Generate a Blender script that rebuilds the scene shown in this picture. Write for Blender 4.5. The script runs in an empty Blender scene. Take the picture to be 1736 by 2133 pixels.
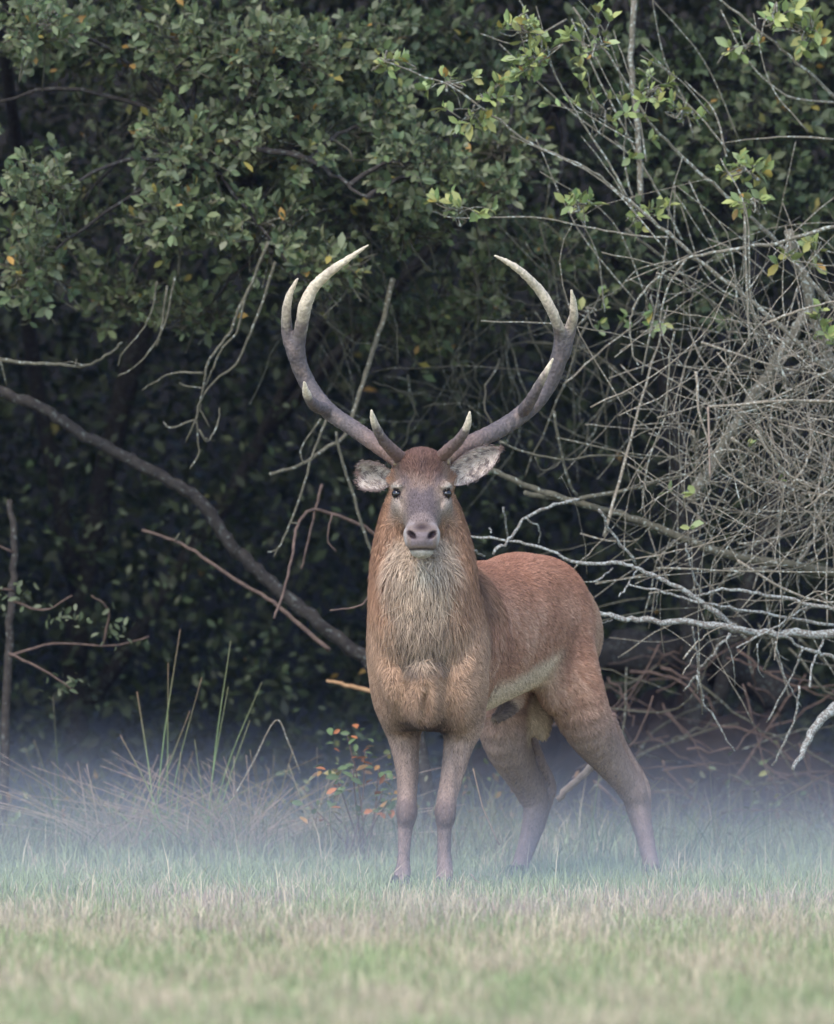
import bpy, math, time
import numpy as np
from mathutils import Vector, Matrix, Quaternion
T0 = time.time()
rng = np.random.default_rng(7)
scene = bpy.context.scene
COL = scene.collection

# ------------------------------------------------------------------ camera
# Telephoto view: level camera 1.4 m above the meadow, stag 40 m away.
FPX, CU, CV, CAMZ = 22680.0, 868.0, 1066.0, 1.4
cam = bpy.data.cameras.new('camera')
cam_ob = bpy.data.objects.new('camera', cam)
COL.objects.link(cam_ob)
cam_ob.location = (0, 0, CAMZ)
cam_ob.rotation_euler = (math.radians(90), 0, 0)
cam.sensor_fit = 'VERTICAL'
cam.lens = 500.0
cam.sensor_height = 500.0 * 2132.0 / FPX
cam.clip_start = 0.5
cam.clip_end = 3000
cam.dof.use_dof = True
cam.dof.focus_distance = 39.85
cam.dof.aperture_fstop = 4.6
scene.camera = cam_ob

# ------------------------------------------------------------------ sky and sun
SUN_DIR = Vector((-0.28, -0.60, 0.85)).normalized()
world = bpy.data.worlds.new('World')
scene.world = world
world.use_nodes = True
wn = world.node_tree.nodes
wl = world.node_tree.links
bg = wn['Background']
sky = wn.new('ShaderNodeTexSky')
sky.sky_type = 'NISHITA'
sky.sun_disc = False
sky.sun_elevation = math.asin(SUN_DIR.z)
sky.sun_rotation = math.atan2(SUN_DIR.x, SUN_DIR.y)
sky.air_density = 1.0
sky.dust_density = 0.5
wl.new(sky.outputs[0], bg.inputs[0])
bg.inputs[1].default_value = 0.15
sun = bpy.data.lights.new('sun', 'SUN')
sun.energy = 1.15
sun.angle = math.radians(30)
sun.color = (1.0, 0.91, 0.82)
sun_ob = bpy.data.objects.new('sun', sun)
COL.objects.link(sun_ob)
sun_ob.location = (-20, 10, 30)
sun_ob.rotation_euler = SUN_DIR.to_track_quat('Z', 'Y').to_euler()

scene.view_settings.view_transform = 'Standard'
scene.view_settings.look = 'None'
scene.view_settings.gamma = 1.0
scene.view_settings.use_curve_mapping = False
scene.view_settings.exposure = 1.7
scene.render.engine = 'CYCLES'
cy = scene.cycles
cy.use_denoising = True
cy.max_bounces = 6
cy.diffuse_bounces = 3
cy.glossy_bounces = 2
cy.transmission_bounces = 3
cy.volume_bounces = 1
cy.transparent_max_bounces = 8
cy.sample_clamp_indirect = 5
cy.use_adaptive_sampling = False

# ------------------------------------------------------------------ helpers
def W(u, v, Y):
    """a viewing direction in the photograph plus a distance Y gives a point"""
    return np.array([(u - CU) * Y / FPX, Y, CAMZ - (v - CV) * Y / FPX])

def mesh_np(name, verts, faces=None, quads=None, tris=None, col=None, smooth=True):
    me = bpy.data.meshes.new(name)
    verts = np.asarray(verts, np.float32).reshape(-1, 3)
    me.vertices.add(len(verts))
    me.vertices.foreach_set('co', verts.ravel())
    parts = []
    if quads is not None and len(quads):
        parts.append((np.asarray(quads, np.int32), 4))
    if tris is not None and len(tris):
        parts.append((np.asarray(tris, np.int32), 3))
    nl = sum(p.size for p, _ in parts)
    npoly = sum(len(p) for p, _ in parts)
    me.loops.add(nl)
    me.polygons.add(npoly)
    me.loops.foreach_set('vertex_index', np.concatenate([p.ravel() for p, _ in parts]))
    starts, off = [], 0
    for p, k in parts:
        starts.append(off + np.arange(len(p), dtype=np.int32) * k)
        off += p.size
    me.polygons.foreach_set('loop_start', np.concatenate(starts).astype(np.int32))
    if smooth:
        me.polygons.foreach_set('use_smooth', np.ones(npoly, bool))
    me.update(calc_edges=True)
    if col is not None:
        a = me.color_attributes.new('Col', 'FLOAT_COLOR', 'POINT')
        c = np.ones((len(verts), 4), np.float32)
        c[:, :3] = col
        a.data.foreach_set('color', c.ravel())
    return me

def wloc(o):
    p = np.zeros(3)
    while o is not None:
        p += np.array(o.location)
        o = o.parent
    return p

def link(name, me, mat=None, parent=None, label=None, cat=None, group=None, kind=None, loc=None):
    o = bpy.data.objects.new(name, me)
    COL.objects.link(o)
    if mat is not None and me is not None:
        if len(me.materials) == 0:
            me.materials.append(mat)
    if parent is not None:
        o.parent = parent
    if loc is not None:
        o.location = loc
    if label: o['label'] = label
    if cat: o['category'] = cat
    if group: o['group'] = group
    if kind: o['kind'] = kind
    return o

def thing(name, loc, label, cat, group=None):
    return link(name, None, None, None, label, cat, group, loc=tuple(loc))

def add(name, verts, quads=None, tris=None, col=None, mat=None, parent=None, smooth=True, **kw):
    """verts in world coordinates; stored relative to the parent"""
    verts = np.asarray(verts, np.float64).reshape(-1, 3)
    if parent is not None:
        verts = verts - wloc(parent)
    return link(name, mesh_np(name, verts, quads=quads, tris=tris, col=col, smooth=smooth), mat, parent, **kw)

def unit(v):
    v = np.asarray(v, float)
    return v / (np.linalg.norm(v, axis=-1, keepdims=True) + 1e-12)

def catmull(P, n):
    P = np.asarray(P, float)
    Q = np.vstack([2 * P[0] - P[1], P, 2 * P[-1] - P[-2]])
    out = []
    for i in range(len(P) - 1):
        p0, p1, p2, p3 = Q[i], Q[i + 1], Q[i + 2], Q[i + 3]
        t = np.linspace(0, 1, n, endpoint=False)[:, None]
        out.append(0.5 * ((2 * p1) + (-p0 + p2) * t + (2 * p0 - 5 * p1 + 4 * p2 - p3) * t ** 2 + (-p0 + 3 * p1 - 3 * p2 + p3) * t ** 3))
    out.append(P[-1:])
    return np.vstack(out)

def tube_arrays(P, R, sides=6, rough=0.0, seed=0):
    P = np.asarray(P, float)
    R = np.asarray(R, float)
    n = len(P)
    tan = unit(np.gradient(P, axis=0))
    ref = np.array([0.0, 0.31, 0.95]) if abs(tan[0, 2]) < 0.8 else np.array([1.0, 0.2, 0.0])
    A = np.empty((n, 3)); B = np.empty((n, 3))
    a = unit(np.cross(tan[0], ref))
    for i in range(n):
        a = unit(a - tan[i] * np.dot(a, tan[i]))
        A[i] = a
        B[i] = np.cross(tan[i], a)
    th = np.linspace(0, 2 * np.pi, sides, endpoint=False)
    rr = R[:, None] * np.ones(sides)
    if rough:
        g = np.random.default_rng(seed)
        rr = rr * (1 + rough * g.normal(size=rr.shape))
    V = P[:, None, :] + rr[..., None] * (np.cos(th)[None, :, None] * A[:, None, :] + np.sin(th)[None, :, None] * B[:, None, :])
    V = V.reshape(-1, 3)
    i = np.arange(n - 1)[:, None] * sides
    j = np.arange(sides)[None, :]
    j2 = (j + 1) % sides
    Q = np.stack([i + j, i + j2, i + sides + j2, i + sides + j], -1).reshape(-1, 4)
    V = np.vstack([V, P[0], P[-1]])
    c0, c1 = n * sides, n * sides + 1
    j = np.arange(sides); j2 = (j + 1) % sides
    Tr = np.vstack([np.stack([j2, j, np.full(sides, c0)], -1), np.stack([(n - 1) * sides + j, (n - 1) * sides + j2, np.full(sides, c1)], -1)])
    return V, Q, Tr

class Bag:
    """collects many small meshes into one"""
    def __init__(s): s.v, s.q, s.t, s.c, s.n = [], [], [], [], 0
    def add(s, V, Q=None, T=None, C=None):
        s.v.append(V)
        if Q is not None: s.q.append(np.asarray(Q) + s.n)
        if T is not None: s.t.append(np.asarray(T) + s.n)
        if C is not None: s.c.append(np.broadcast_to(C, (len(V), 3)))
        s.n += len(V)
    def build(s, name, mat, parent=None, smooth=True, **kw):
        return add(name, np.vstack(s.v), np.vstack(s.q) if s.q else None, np.vstack(s.t) if s.t else None,
                   np.vstack(s.c) if s.c else None, mat, parent, smooth, **kw)

def fbm(p, f=1.0, octs=3, seed=0):
    """cheap smooth pseudo noise about -1..1 for arrays of points (n,3)"""
    g = np.random.default_rng(seed)
    p = np.asarray(p, float)
    out = np.zeros(len(p)); amp = 1.0
    for o in range(octs):
        s = np.zeros(len(p))
        for k in range(5):
            d = g.normal(size=3); d /= np.linalg.norm(d)
            s += np.sin(p @ d * f * (1.7 + 0.6 * k) + g.uniform(0, 6.28))
        out += amp * s / 2.2
        amp *= 0.5; f *= 2.1
    return np.clip(out / 1.6, -1.3, 1.3)

# ------------------------------------------------------------------ materials
def new_mat(name):
    m = bpy.data.materials.new(name)
    m.use_nodes = True
    nt = m.node_tree
    return m, nt, nt.nodes, nt.links, nt.nodes['Principled BSDF']

def mat_attr(name, rough=0.7, translucent=0.0, spec=0.2, nscale=0, namt=0.0, bump=0.0, sheen=0.0):
    m, nt, N, L, B = new_mat(name)
    at = N.new('ShaderNodeAttribute'); at.attribute_name = 'Col'
    out = at.outputs['Color']
    B.inputs['Roughness'].default_value = rough
    B.inputs['Specular IOR Level'].default_value = spec
    if nscale:
        tc = N.new('ShaderNodeTexCoord')
        nz = N.new('ShaderNodeTexNoise'); nz.inputs['Scale'].default_value = nscale; nz.inputs['Detail'].default_value = 6
        L.new(tc.outputs['Object'], nz.inputs['Vector'])
        mr = N.new('ShaderNodeMapRange')
        mr.inputs[1].default_value = 0.25; mr.inputs[2].default_value = 0.75
        mr.inputs[3].default_value = 1 - namt; mr.inputs[4].default_value = 1 + namt
        L.new(nz.outputs[0], mr.inputs[0])
        mx = N.new('ShaderNodeMix'); mx.data_type = 'RGBA'; mx.blend_type = 'MULTIPLY'; mx.inputs[0].default_value = 1
        L.new(out, mx.inputs[6]); L.new(mr.outputs[0], mx.inputs[7])
        out = mx.outputs[2]
        if bump:
            b = N.new('ShaderNodeBump'); b.inputs['Strength'].default_value = bump; b.inputs['Distance'].default_value = 0.01
            L.new(nz.outputs[0], b.inputs['Height']); L.new(b.outputs[0], B.inputs['Normal'])
    L.new(out, B.inputs['Base Color'])
    if sheen:
        B.inputs['Sheen Weight'].default_value = sheen
    if translucent:
        tr = N.new('ShaderNodeBsdfTranslucent')
        L.new(out, tr.inputs['Color'])
        ms = N.new('ShaderNodeMixShader'); ms.inputs[0].default_value = translucent
        L.new(B.outputs[0], ms.inputs[1]); L.new(tr.outputs[0], ms.inputs[2])
        L.new(ms.outputs[0], N['Material Output'].inputs['Surface'])
    return m

def mat_bark(name, dark, light, lichen=None, lichen_amt=0.0, scale=30.0, stretch=1.0):
    m, nt, N, L, B = new_mat(name)
    tc = N.new('ShaderNodeTexCoord')
    n1 = N.new('ShaderNodeTexNoise'); n1.inputs['Scale'].default_value = scale; n1.inputs['Detail'].default_value = 8
    n1.inputs['Roughness'].default_value = 0.65
    L.new(tc.outputs['Object'], n1.inputs['Vector'])
    cr = N.new('ShaderNodeValToRGB')
    cr.color_ramp.elements[0].position = 0.3; cr.color_ramp.elements[0].color = (*dark, 1)
    cr.color_ramp.elements[1].position = 0.7; cr.color_ramp.elements[1].color = (*light, 1)
    L.new(n1.outputs[0], cr.inputs[0])
    out = cr.outputs[0]
    if lichen is not None:
        n2 = N.new('ShaderNodeTexNoise'); n2.inputs['Scale'].default_value = scale * 1.7; n2.inputs['Detail'].default_value = 5
        L.new(tc.outputs['Object'], n2.inputs['Vector'])
        r2 = N.new('ShaderNodeValToRGB')
        r2.color_ramp.elements[0].position = 0.62 - 0.25 * lichen_amt
        r2.color_ramp.elements[1].position = 0.70 - 0.25 * lichen_amt
        L.new(n2.outputs[0], r2.inputs[0])
        mx = N.new('ShaderNodeMix'); mx.data_type = 'RGBA'
        L.new(r2.outputs[0], mx.inputs[0]); L.new(out, mx.inputs[6]); mx.inputs[7].default_value = (*lichen, 1)
        out = mx.outputs[2]
    L.new(out, B.inputs['Base Color'])
    B.inputs['Roughness'].default_value = 0.85
    B.inputs['Specular IOR Level'].default_value = 0.2
    b = N.new('ShaderNodeBump'); b.inputs['Strength'].default_value = 0.6; b.inputs['Distance'].default_value = 0.004
    L.new(n1.outputs[0], b.inputs['Height']); L.new(b.outputs[0], B.inputs['Normal'])
    return m

M = {}
M['leaf'] = mat_attr('leaf_green', 0.5, 0.2, 0.25)
M['grass'] = mat_attr('grass_blades', 0.6, 0.3, 0.25)
M['fur'] = mat_attr('deer_fur', 0.8, 0.0, 0.12)
M['skin'] = mat_attr('deer_coat', 0.85, 0.0, 0.1, 120, 0.18, 0.25)
M['antler'] = mat_attr('antler_bone', 0.6, 0.0, 0.3, 90, 0.32, 0.5)
M['bark_dark'] = mat_bark('bark_dark', (0.020, 0.016, 0.014), (0.060, 0.049, 0.040), (0.11, 0.11, 0.095), 0.15, 35)
M['bark_grey'] = mat_bark('bark_grey', (0.09, 0.08, 0.055), (0.20, 0.17, 0.125), (0.33, 0.34, 0.29), 0.3, 45)
M['bark_olive'] = mat_bark('bark_olive', (0.052, 0.047, 0.032), (0.135, 0.118, 0.080), (0.26, 0.265, 0.22), 0.15, 40)
M['lichen'] = mat_bark('bark_lichen', (0.11, 0.092, 0.075), (0.22, 0.19, 0.155), (0.33, 0.335, 0.30), 0.55, 70)
M['twig'] = mat_bark('twig_tan', (0.14, 0.112, 0.08), (0.285, 0.235, 0.17), (0.42, 0.40, 0.33), 0.3, 60)
M['wood_red'] = mat_bark('wood_reddish', (0.06, 0.04, 0.032), (0.16, 0.105, 0.08), None, 0, 40)
M['wood_tan'] = mat_bark('wood_tan', (0.20, 0.145, 0.11), (0.33, 0.25, 0.19), None, 0, 50)
M['chip'] = mat_bark('wood_orange', (0.32, 0.17, 0.08), (0.5, 0.3, 0.16), None, 0, 60)

def ground_material():
    m, nt, N, L, B = new_mat('meadow_soil')
    geo = N.new('ShaderNodeNewGeometry')
    n1 = N.new('ShaderNodeTexNoise'); n1.inputs['Scale'].default_value = 2.2; n1.inputs['Detail'].default_value = 8
    n2 = N.new('ShaderNodeTexNoise'); n2.inputs['Scale'].default_value = 30; n2.inputs['Detail'].default_value = 6
    L.new(geo.outputs['Position'], n1.inputs['Vector']); L.new(geo.outputs['Position'], n2.inputs['Vector'])
    cr = N.new('ShaderNodeValToRGB')
    cr.color_ramp.elements[0].position = 0.35; cr.color_ramp.elements[0].color = (0.15, 0.18, 0.09, 1)
    cr.color_ramp.elements[1].position = 0.65; cr.color_ramp.elements[1].color = (0.30, 0.26, 0.17, 1)
    L.new(n1.outputs[0], cr.inputs[0])
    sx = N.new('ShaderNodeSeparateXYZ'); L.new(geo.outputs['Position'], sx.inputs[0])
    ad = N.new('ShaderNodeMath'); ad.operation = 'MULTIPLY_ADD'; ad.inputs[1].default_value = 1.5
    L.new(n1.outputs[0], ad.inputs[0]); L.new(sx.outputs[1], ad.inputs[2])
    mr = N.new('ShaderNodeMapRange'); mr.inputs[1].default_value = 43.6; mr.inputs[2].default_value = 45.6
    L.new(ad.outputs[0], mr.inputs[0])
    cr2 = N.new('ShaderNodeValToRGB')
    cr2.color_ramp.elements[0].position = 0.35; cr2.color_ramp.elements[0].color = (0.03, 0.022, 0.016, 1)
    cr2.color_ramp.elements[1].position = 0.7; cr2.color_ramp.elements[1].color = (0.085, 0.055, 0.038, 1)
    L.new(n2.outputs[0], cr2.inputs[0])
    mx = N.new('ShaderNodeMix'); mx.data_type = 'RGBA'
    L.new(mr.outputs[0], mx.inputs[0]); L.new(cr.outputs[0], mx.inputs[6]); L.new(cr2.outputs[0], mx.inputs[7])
    L.new(mx.outputs[2], B.inputs['Base Color'])
    B.inputs['Roughness'].default_value = 0.95
    B.inputs['Specular IOR Level'].default_value = 0.05
    b = N.new('ShaderNodeBump'); b.inputs['Strength'].default_value = 0.8; b.inputs['Distance'].default_value = 0.03
    L.new(n2.outputs[0], b.inputs['Height']); L.new(b.outputs[0], B.inputs['Normal'])
    return m
M['ground'] = ground_material()
M['mound'] = mat_bark('reddish_earth', (0.014, 0.010, 0.009), (0.05, 0.031, 0.024), None, 0, 14)
M['bank'] = mat_bark('leaf_litter', (0.010, 0.009, 0.008), (0.026, 0.022, 0.017), None, 0, 6)

# ------------------------------------------------------------------ ground and a bank added to block the sky
def grid(x0, x1, nx, y0, y1, ny, zf):
    xs = np.linspace(x0, x1, nx); ys = np.linspace(y0, y1, ny)
    X, Y = np.meshgrid(xs, ys)
    P = np.stack([X.ravel(), Y.ravel(), np.zeros(X.size)], -1)
    P[:, 2] = zf(P)
    i = np.arange(ny - 1)[:, None] * nx; j = np.arange(nx - 1)[None]
    Q = np.stack([i + j, i + j + 1, i + nx + j + 1, i + nx + j], -1).reshape(-1, 4)
    return P, Q

P, Q = grid(-1500, 1500, 31, -1500, 1500, 31, lambda p: np.full(len(p), 0.0))
add('ground', P, Q, mat=M['ground'], kind='structure')
def bank_z(p):
    t = np.clip((p[:, 1] - 50.5) / 8, 0, 1)
    s = t * t * (3 - 2 * t)
    return 0.004 + 8.5 * s * (1 + 0.12 * fbm(p, 0.5, 3, 5)) - 0.02 * (p[:, 1] < 49.6)
P, Q = grid(-40, 40, 60, 49.4, 75, 30, bank_z)
add('added_bank', P, Q, mat=M['bank'], kind='structure')  # bank made up to block the sky behind the wood

# ------------------------------------------------------------------ leaves
LEAF_V = np.array([[0, 0, 0], [-0.20, 0.30, 0.05], [-0.23, 0.66, 0.035], [0, 1.0, -0.10], [0.23, 0.66, 0.035], [0.20, 0.30, 0.05],
                   [0, 0.32, -0.02], [0, 0.66, -0.045]])
LEAF_T = np.array([[0, 6, 1], [2, 7, 3], [0, 5, 6], [7, 4, 3]])
LEAF_Q = np.array([[1, 6, 7, 2], [6, 5, 4, 7]])
LEAF_LV = np.array([[0, 0, 0], [-0.24, 0.55, 0.05], [0, 1.0, -0.08], [0.24, 0.55, 0.05]])
LEAF_LQ = np.array([[0, 3, 2, 1]])

def leaf_frames(pos, ax, nrm):
    ax = unit(ax)
    nrm = unit(nrm - ax * np.sum(ax * nrm, -1, keepdims=True))
    sd = np.cross(ax, nrm)
    return np.stack([sd, ax, nrm], 1)

def leaf_mesh(pos, ax, nrm, size, col, low=False):
    F = leaf_frames(pos, ax, nrm)
    LV = LEAF_LV if low else LEAF_V
    V = np.einsum('vk,nkx->nvx', LV, F) * size[:, None, None] + pos[:, None]
    n, k = len(pos), len(LV)
    off = (np.arange(n) * k)[:, None, None]
    C = np.repeat(col, k, 0)
    if low:
        return V.reshape(-1, 3), (LEAF_LQ[None] + off).reshape(-1, 4), None, C
    return V.reshape(-1, 3), (LEAF_Q[None] + off).reshape(-1, 4), (LEAF_T[None] + off).reshape(-1, 3), C

PAL = np.array([[0.072, 0.095, 0.044], [0.100, 0.124, 0.054], [0.130, 0.150, 0.070], [0.165, 0.178, 0.098]])
YEL = np.array([[0.30, 0.24, 0.06], [0.38, 0.22, 0.06], [0.26, 0.25, 0.08]])
PALR = np.array([[0.16, 0.21, 0.075], [0.23, 0.27, 0.09], [0.31, 0.32, 0.11], [0.26, 0.30, 0.14]])
def leaf_cols(n, pal, yellow=0.02):
    i = rng.integers(0, len(pal), n)
    c = pal[i] * rng.uniform(0.75, 1.25, (n, 1)) * rng.uniform(0.93, 1.07, (n, 3))
    y = rng.random(n) < yellow
    c[y] = YEL[rng.integers(0, len(YEL), y.sum())] * rng.uniform(0.8, 1.1, (y.sum(), 1))
    return c

def shared_leaf(kind_cols, tag):
    return [mesh_np('leaf_' + tag, LEAF_V, quads=LEAF_Q, tris=LEAF_T, col=c) for c in kind_cols]

def leaf_objects(parent, pos, ax, nrm, size, col, meshes, cols, mat):
    F = leaf_frames(pos, ax, nrm)
    base = wloc(parent)
    for i in range(len(pos)):
        k = int(np.argmin(((cols - col[i]) ** 2).sum(1)))
        me = meshes[k]
        o = link('leaf', me, mat, parent)
        R = F[i].T * size[i]
        m4 = np.eye(4); m4[:3, :3] = R; m4[:3, 3] = pos[i] - base
        o.matrix_local = Matrix(m4.tolist())

def spray(start, end, r, nleaf, size, up=0.35):
    """a twig from start to end with alternate leaves and a rosette at the tip"""
    L = np.linalg.norm(end - start)
    mid = (start + end) / 2 + rng.normal(size=3) * 0.1 * L + np.array([0, 0, 0.05 * L])
    P = catmull([start, mid, end], 4)
    t = np.clip(np.concatenate([rng.uniform(0.25, 1, nleaf - min(4, nleaf)), rng.uniform(0.93, 1.0, min(4, nleaf))]), 0, 0.999) * (len(P) - 1)
    i = t.astype(int); f = (t - i)[:, None]
    pos = P[i] * (1 - f) + P[i + 1] * f
    tan = unit(P[i + 1] - P[i])
    side = unit(np.cross(tan, rng.normal(size=(nleaf, 3))))
    ax = unit(tan * rng.uniform(0.3, 0.9, (nleaf, 1)) + side * rng.uniform(0.5, 1.0, (nleaf, 1)) + np.array([0, -0.12, up]))
    nrm = unit(np.cross(ax, unit(np.cross(tan, side) + rng.normal(size=(nleaf, 3)) * 0.25)) + np.array([0, -0.45, 0.75]) + rng.normal(size=(nleaf, 3)) * 0.45)
    sz = size * np.clip(rng.normal(0.95, 0.25, nleaf), 0.4, 1.5)
    return P, pos, ax, nrm, sz

def shrub(name, label, cat, base, stems, clumps, leaf_size, pal, yellow, bark, twigmat, nobj=300, group=None, low_back=44.6, limb_r=0.012):
    """stems: list of polylines (pts, r0, r1); clumps: (centre, radius xyz, n twigs, leaves per twig, twig length)"""
    root = thing(name, base, label, cat, group)
    for k, (P, r0, r1) in enumerate(stems):
        Pc = catmull(P, 5)
        Pc[1:-1] += rng.normal(size=Pc[1:-1].shape) * 0.25 * min(r0, 0.03)
        V, Qd, Tr = tube_arrays(Pc, np.linspace(r0, r1, len(Pc)), 8, 0.05, k)
        add('trunk' if k == 0 else 'branch', V, Qd, Tr, mat=bark, parent=root)
    S = np.vstack([catmull(P, 8) for P, _, _ in stems])
    tw = Bag(); acc = [[], [], [], []]; lm = []
    limbs = 0
    for (c, rad, nt, nl, tl) in clumps:
        c = np.asarray(c, float); rad = np.asarray(rad, float)
        # a limb from the nearest stem point behind or below the clump
        d = np.linalg.norm((S - c) * np.array([1, 0.7, 1]), axis=1) + 0.6 * np.clip(S[:, 2] - c[2] - 0.1, 0, 9) + 0.5 * np.clip(c[1] - S[:, 1], 0, 9)
        s = S[np.argmin(d)]
        LL = np.linalg.norm(c - s)
        limb = catmull([s, s * 0.5 + c * 0.5 + np.array([rng.normal() * 0.08, 0.05, 0.12]) * min(1, LL), c + 1e-4], 6)
        limb[1:-1] += rng.normal(size=limb[1:-1].shape) * 0.012 * min(1, LL * 0.5)
        V, Qd, Tr = tube_arrays(limb, np.linspace(limb_r, limb_r * 0.45, len(limb)), 5)
        if LL > 0.25 and limb_r: add('limb', V, Qd, Tr, mat=bark, parent=root)
        for k in range(nt):
            e = rng.normal(size=3); e = e / np.linalg.norm(e) * rng.random() ** 0.45
            end = c + e * rad
            dirv = unit(end - c + np.array([rng.normal() * 0.1, -0.10, 0.12]) * rad.mean() + 1e-6)
            st = end - dirv * tl * rng.uniform(0.6, 1.2)
            P, pos, ax, nrm, sz = spray(st, end, 0.002, nl, leaf_size)
            # side shoot back to the limb
            j = limb[np.argmin(np.linalg.norm(limb - st, axis=1))]
            if k % 3 == 0:
                Pl = catmull([j, (j + st) / 2 + rng.normal(size=3) * 0.02, st, P[len(P) // 2], end], 3)
                V, Qd, Tr = tube_arrays(Pl, np.linspace(0.005, 0.0016, len(Pl)), 4)
            else:
                V, Qd, Tr = tube_arrays(P, np.linspace(0.003, 0.0014, len(P)), 4)
            tw.add(V, Qd, Tr)
            for a, b in zip(acc, (pos, ax, nrm, sz)): a.append(b)
    tw.build('twigs', twigmat, root, kind='stuff')
    pos, ax, nrm = (np.vstack(a) for a in acc[:3]); sz = np.concatenate(acc[3])
    col = leaf_cols(len(pos), pal, yellow)
    # the leaves that show largest become parts of their own
    uu = CU + pos[:, 0] * FPX / pos[:, 1]; vv = CV - (pos[:, 2] - CAMZ) * FPX / pos[:, 1]
    inside = (uu > 5) & (uu < 1730) & (vv > 5) & (vv < 2120)
    score = np.where(inside, sz / pos[:, 1] + 0.004 * (44 - pos[:, 1]) * 0.05, -1)
    idx = np.argsort(-score)[:nobj]
    mask = np.ones(len(pos), bool); mask[idx] = False
    kc = np.vstack([pal * 0.85, pal * 1.12, YEL])
    leaf_objects(root, pos[idx], ax[idx], nrm[idx], sz[idx], col[idx], shared_leaf(kc, name), kc, M['leaf'])
    b = Bag()
    nearm = mask & (pos[:, 1] < low_back)
    farm = mask & ~nearm
    if nearm.any(): b.add(*leaf_mesh(pos[nearm], ax[nearm], nrm[nearm], sz[nearm], col[nearm]))
    if farm.any(): b.add(*leaf_mesh(pos[farm], ax[farm], nrm[farm], sz[farm] * 1.05, col[farm], low=True))
    b.build('crown', M['leaf'], root, kind='stuff')
    return root, len(pos)

NL = 0
# left and middle shrub with its overhanging crown
st = [
    ([(-1.5, 48.9, 0), (-1.5, 48.6, 1.0), (-1.1, 47.4, 2.5), (-0.7, 45.4, 3.1), (-0.5, 44.8, 4.2)], 0.06, 0.035),
    ([(-1.5, 48.8, 0.5), (-0.7, 48.2, 1.7), (-0.1, 46.8, 2.9), (0.1, 44.9, 3.4)], 0.04, 0.02),
    ([(-1.5, 48.6, 1.0), (-1.7, 47.6, 2.2), (-1.7, 45.8, 3.2), (-1.9, 44.4, 3.7)], 0.04, 0.02),
    ([(-1.1, 47.4, 2.5), (-0.6, 45.2, 3.1), W(490, 295, 43.4), W(620, 325, 43.2), W(690, 362, 43.1), W(765, 410, 43.0)], 0.02, 0.006),
    ([W(400, 250, 43.6), W(470, 380, 43.3), W(540, 470, 43.2), W(620, 570, 43.1), W(640, 585, 43.05)], 0.009, 0.004),
    ([(-0.7, 48.2, 1.7), (0.3, 46.6, 2.8), (0.6, 44.9, 3.1), (0.9, 44.4, 3.6)], 0.03, 0.015),
]
cl = []
def C(u, v, Y, ru, rv, ry, nt, nl=10, tl=0.28):
    s = Y / FPX
    if nl == 10: nt = int(nt * 1.2)
    cl.append((W(u, v, Y), (ru * s, ry, rv * s), nt, nl, tl))
C(70, 60, 43.0, 120, 90, 0.5, 45)
C(90, 400, 42.9, 90, 110, 0.4, 55)
C(60, 560, 43.4, 110, 120, 0.5, 45)
C(250, 60, 43.8, 150, 110, 0.6, 70)
C(420, 90, 43.5, 170, 130, 0.6, 110)
C(400, 300, 43.3, 150, 110, 0.5, 85)
C(370, 450, 43.3, 130, 110, 0.5, 80)
C(600, 120, 43.4, 180, 140, 0.6, 120)
C(620, 300, 43.4, 160, 120, 0.5, 90)
C(760, 100, 43.6, 120, 120, 0.5, 60)
C(560, 480, 43.3, 150, 110, 0.5, 80)
C(680, 560, 43.2, 110, 80, 0.4, 45)
C(800, 260, 43.4, 110, 120, 0.5, 60)
C(860, 340, 43.3, 130, 110, 0.5, 70)
C(980, 400, 43.4, 120, 90, 0.5, 60)
C(840, 470, 43.5, 110, 70, 0.5, 35)
C(1050, 300, 43.9, 150, 130, 0.5, 55)
C(900, 60, 44.6, 140, 120, 0.5, 45)
C(1000, 160, 44.6, 140, 120, 0.5, 45)
C(430, 640, 43.8, 180, 70, 0.5, 40)
C(250, 600, 44.3, 140, 110, 0.5, 35)
C(220, 300, 44.9, 140, 150, 0.4, 12)
C(900, 660, 44.7, 170, 130, 0.4, 50)
C(1000, 600, 44.4, 130, 110, 0.4, 36)
C(1120, 520, 44.5, 150, 120, 0.4, 45)
C(760, 640, 44.8, 120, 110, 0.4, 30)
C(600, 220, 44.3, 300, 250, 0.4, 120)
C(300, 180, 44.9, 300, 250, 0.4, 35)
C(500, 380, 44.2, 260, 200, 0.4, 110)
C(760, 420, 44.3, 200, 160, 0.4, 70)
C(120, 480, 44.4, 180, 180, 0.4, 60)
C(130, 100, 44.4, 180, 120, 0.4, 40)
C(700, 180, 44.2, 220, 180, 0.4, 80)
C(-150, 250, 43.6, 160, 350, 0.6, 70)
C(-400, 200, 44.2, 200, 400, 0.8, 80)
C(100, -160, 43.6, 300, 140, 0.7, 110)
C(600, -180, 43.6, 350, 150, 0.7, 130)
C(300, -500, 43.8, 500, 250, 0.9, 120, 9, 0.35)  # crown above the view, added to shade the hollow
C(900, -350, 44.0, 400, 250, 0.8, 110, 9, 0.35)
_, n = shrub('leafy_shrub', 'dense dark green leafy shrub overhanging the hollow behind the antlers', 'shrub', (-1.5, 48.9, 0), st, cl, 0.047, PAL, 0.02,
      M['bark_dark'], M['bark_olive'])
NL += n

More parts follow.
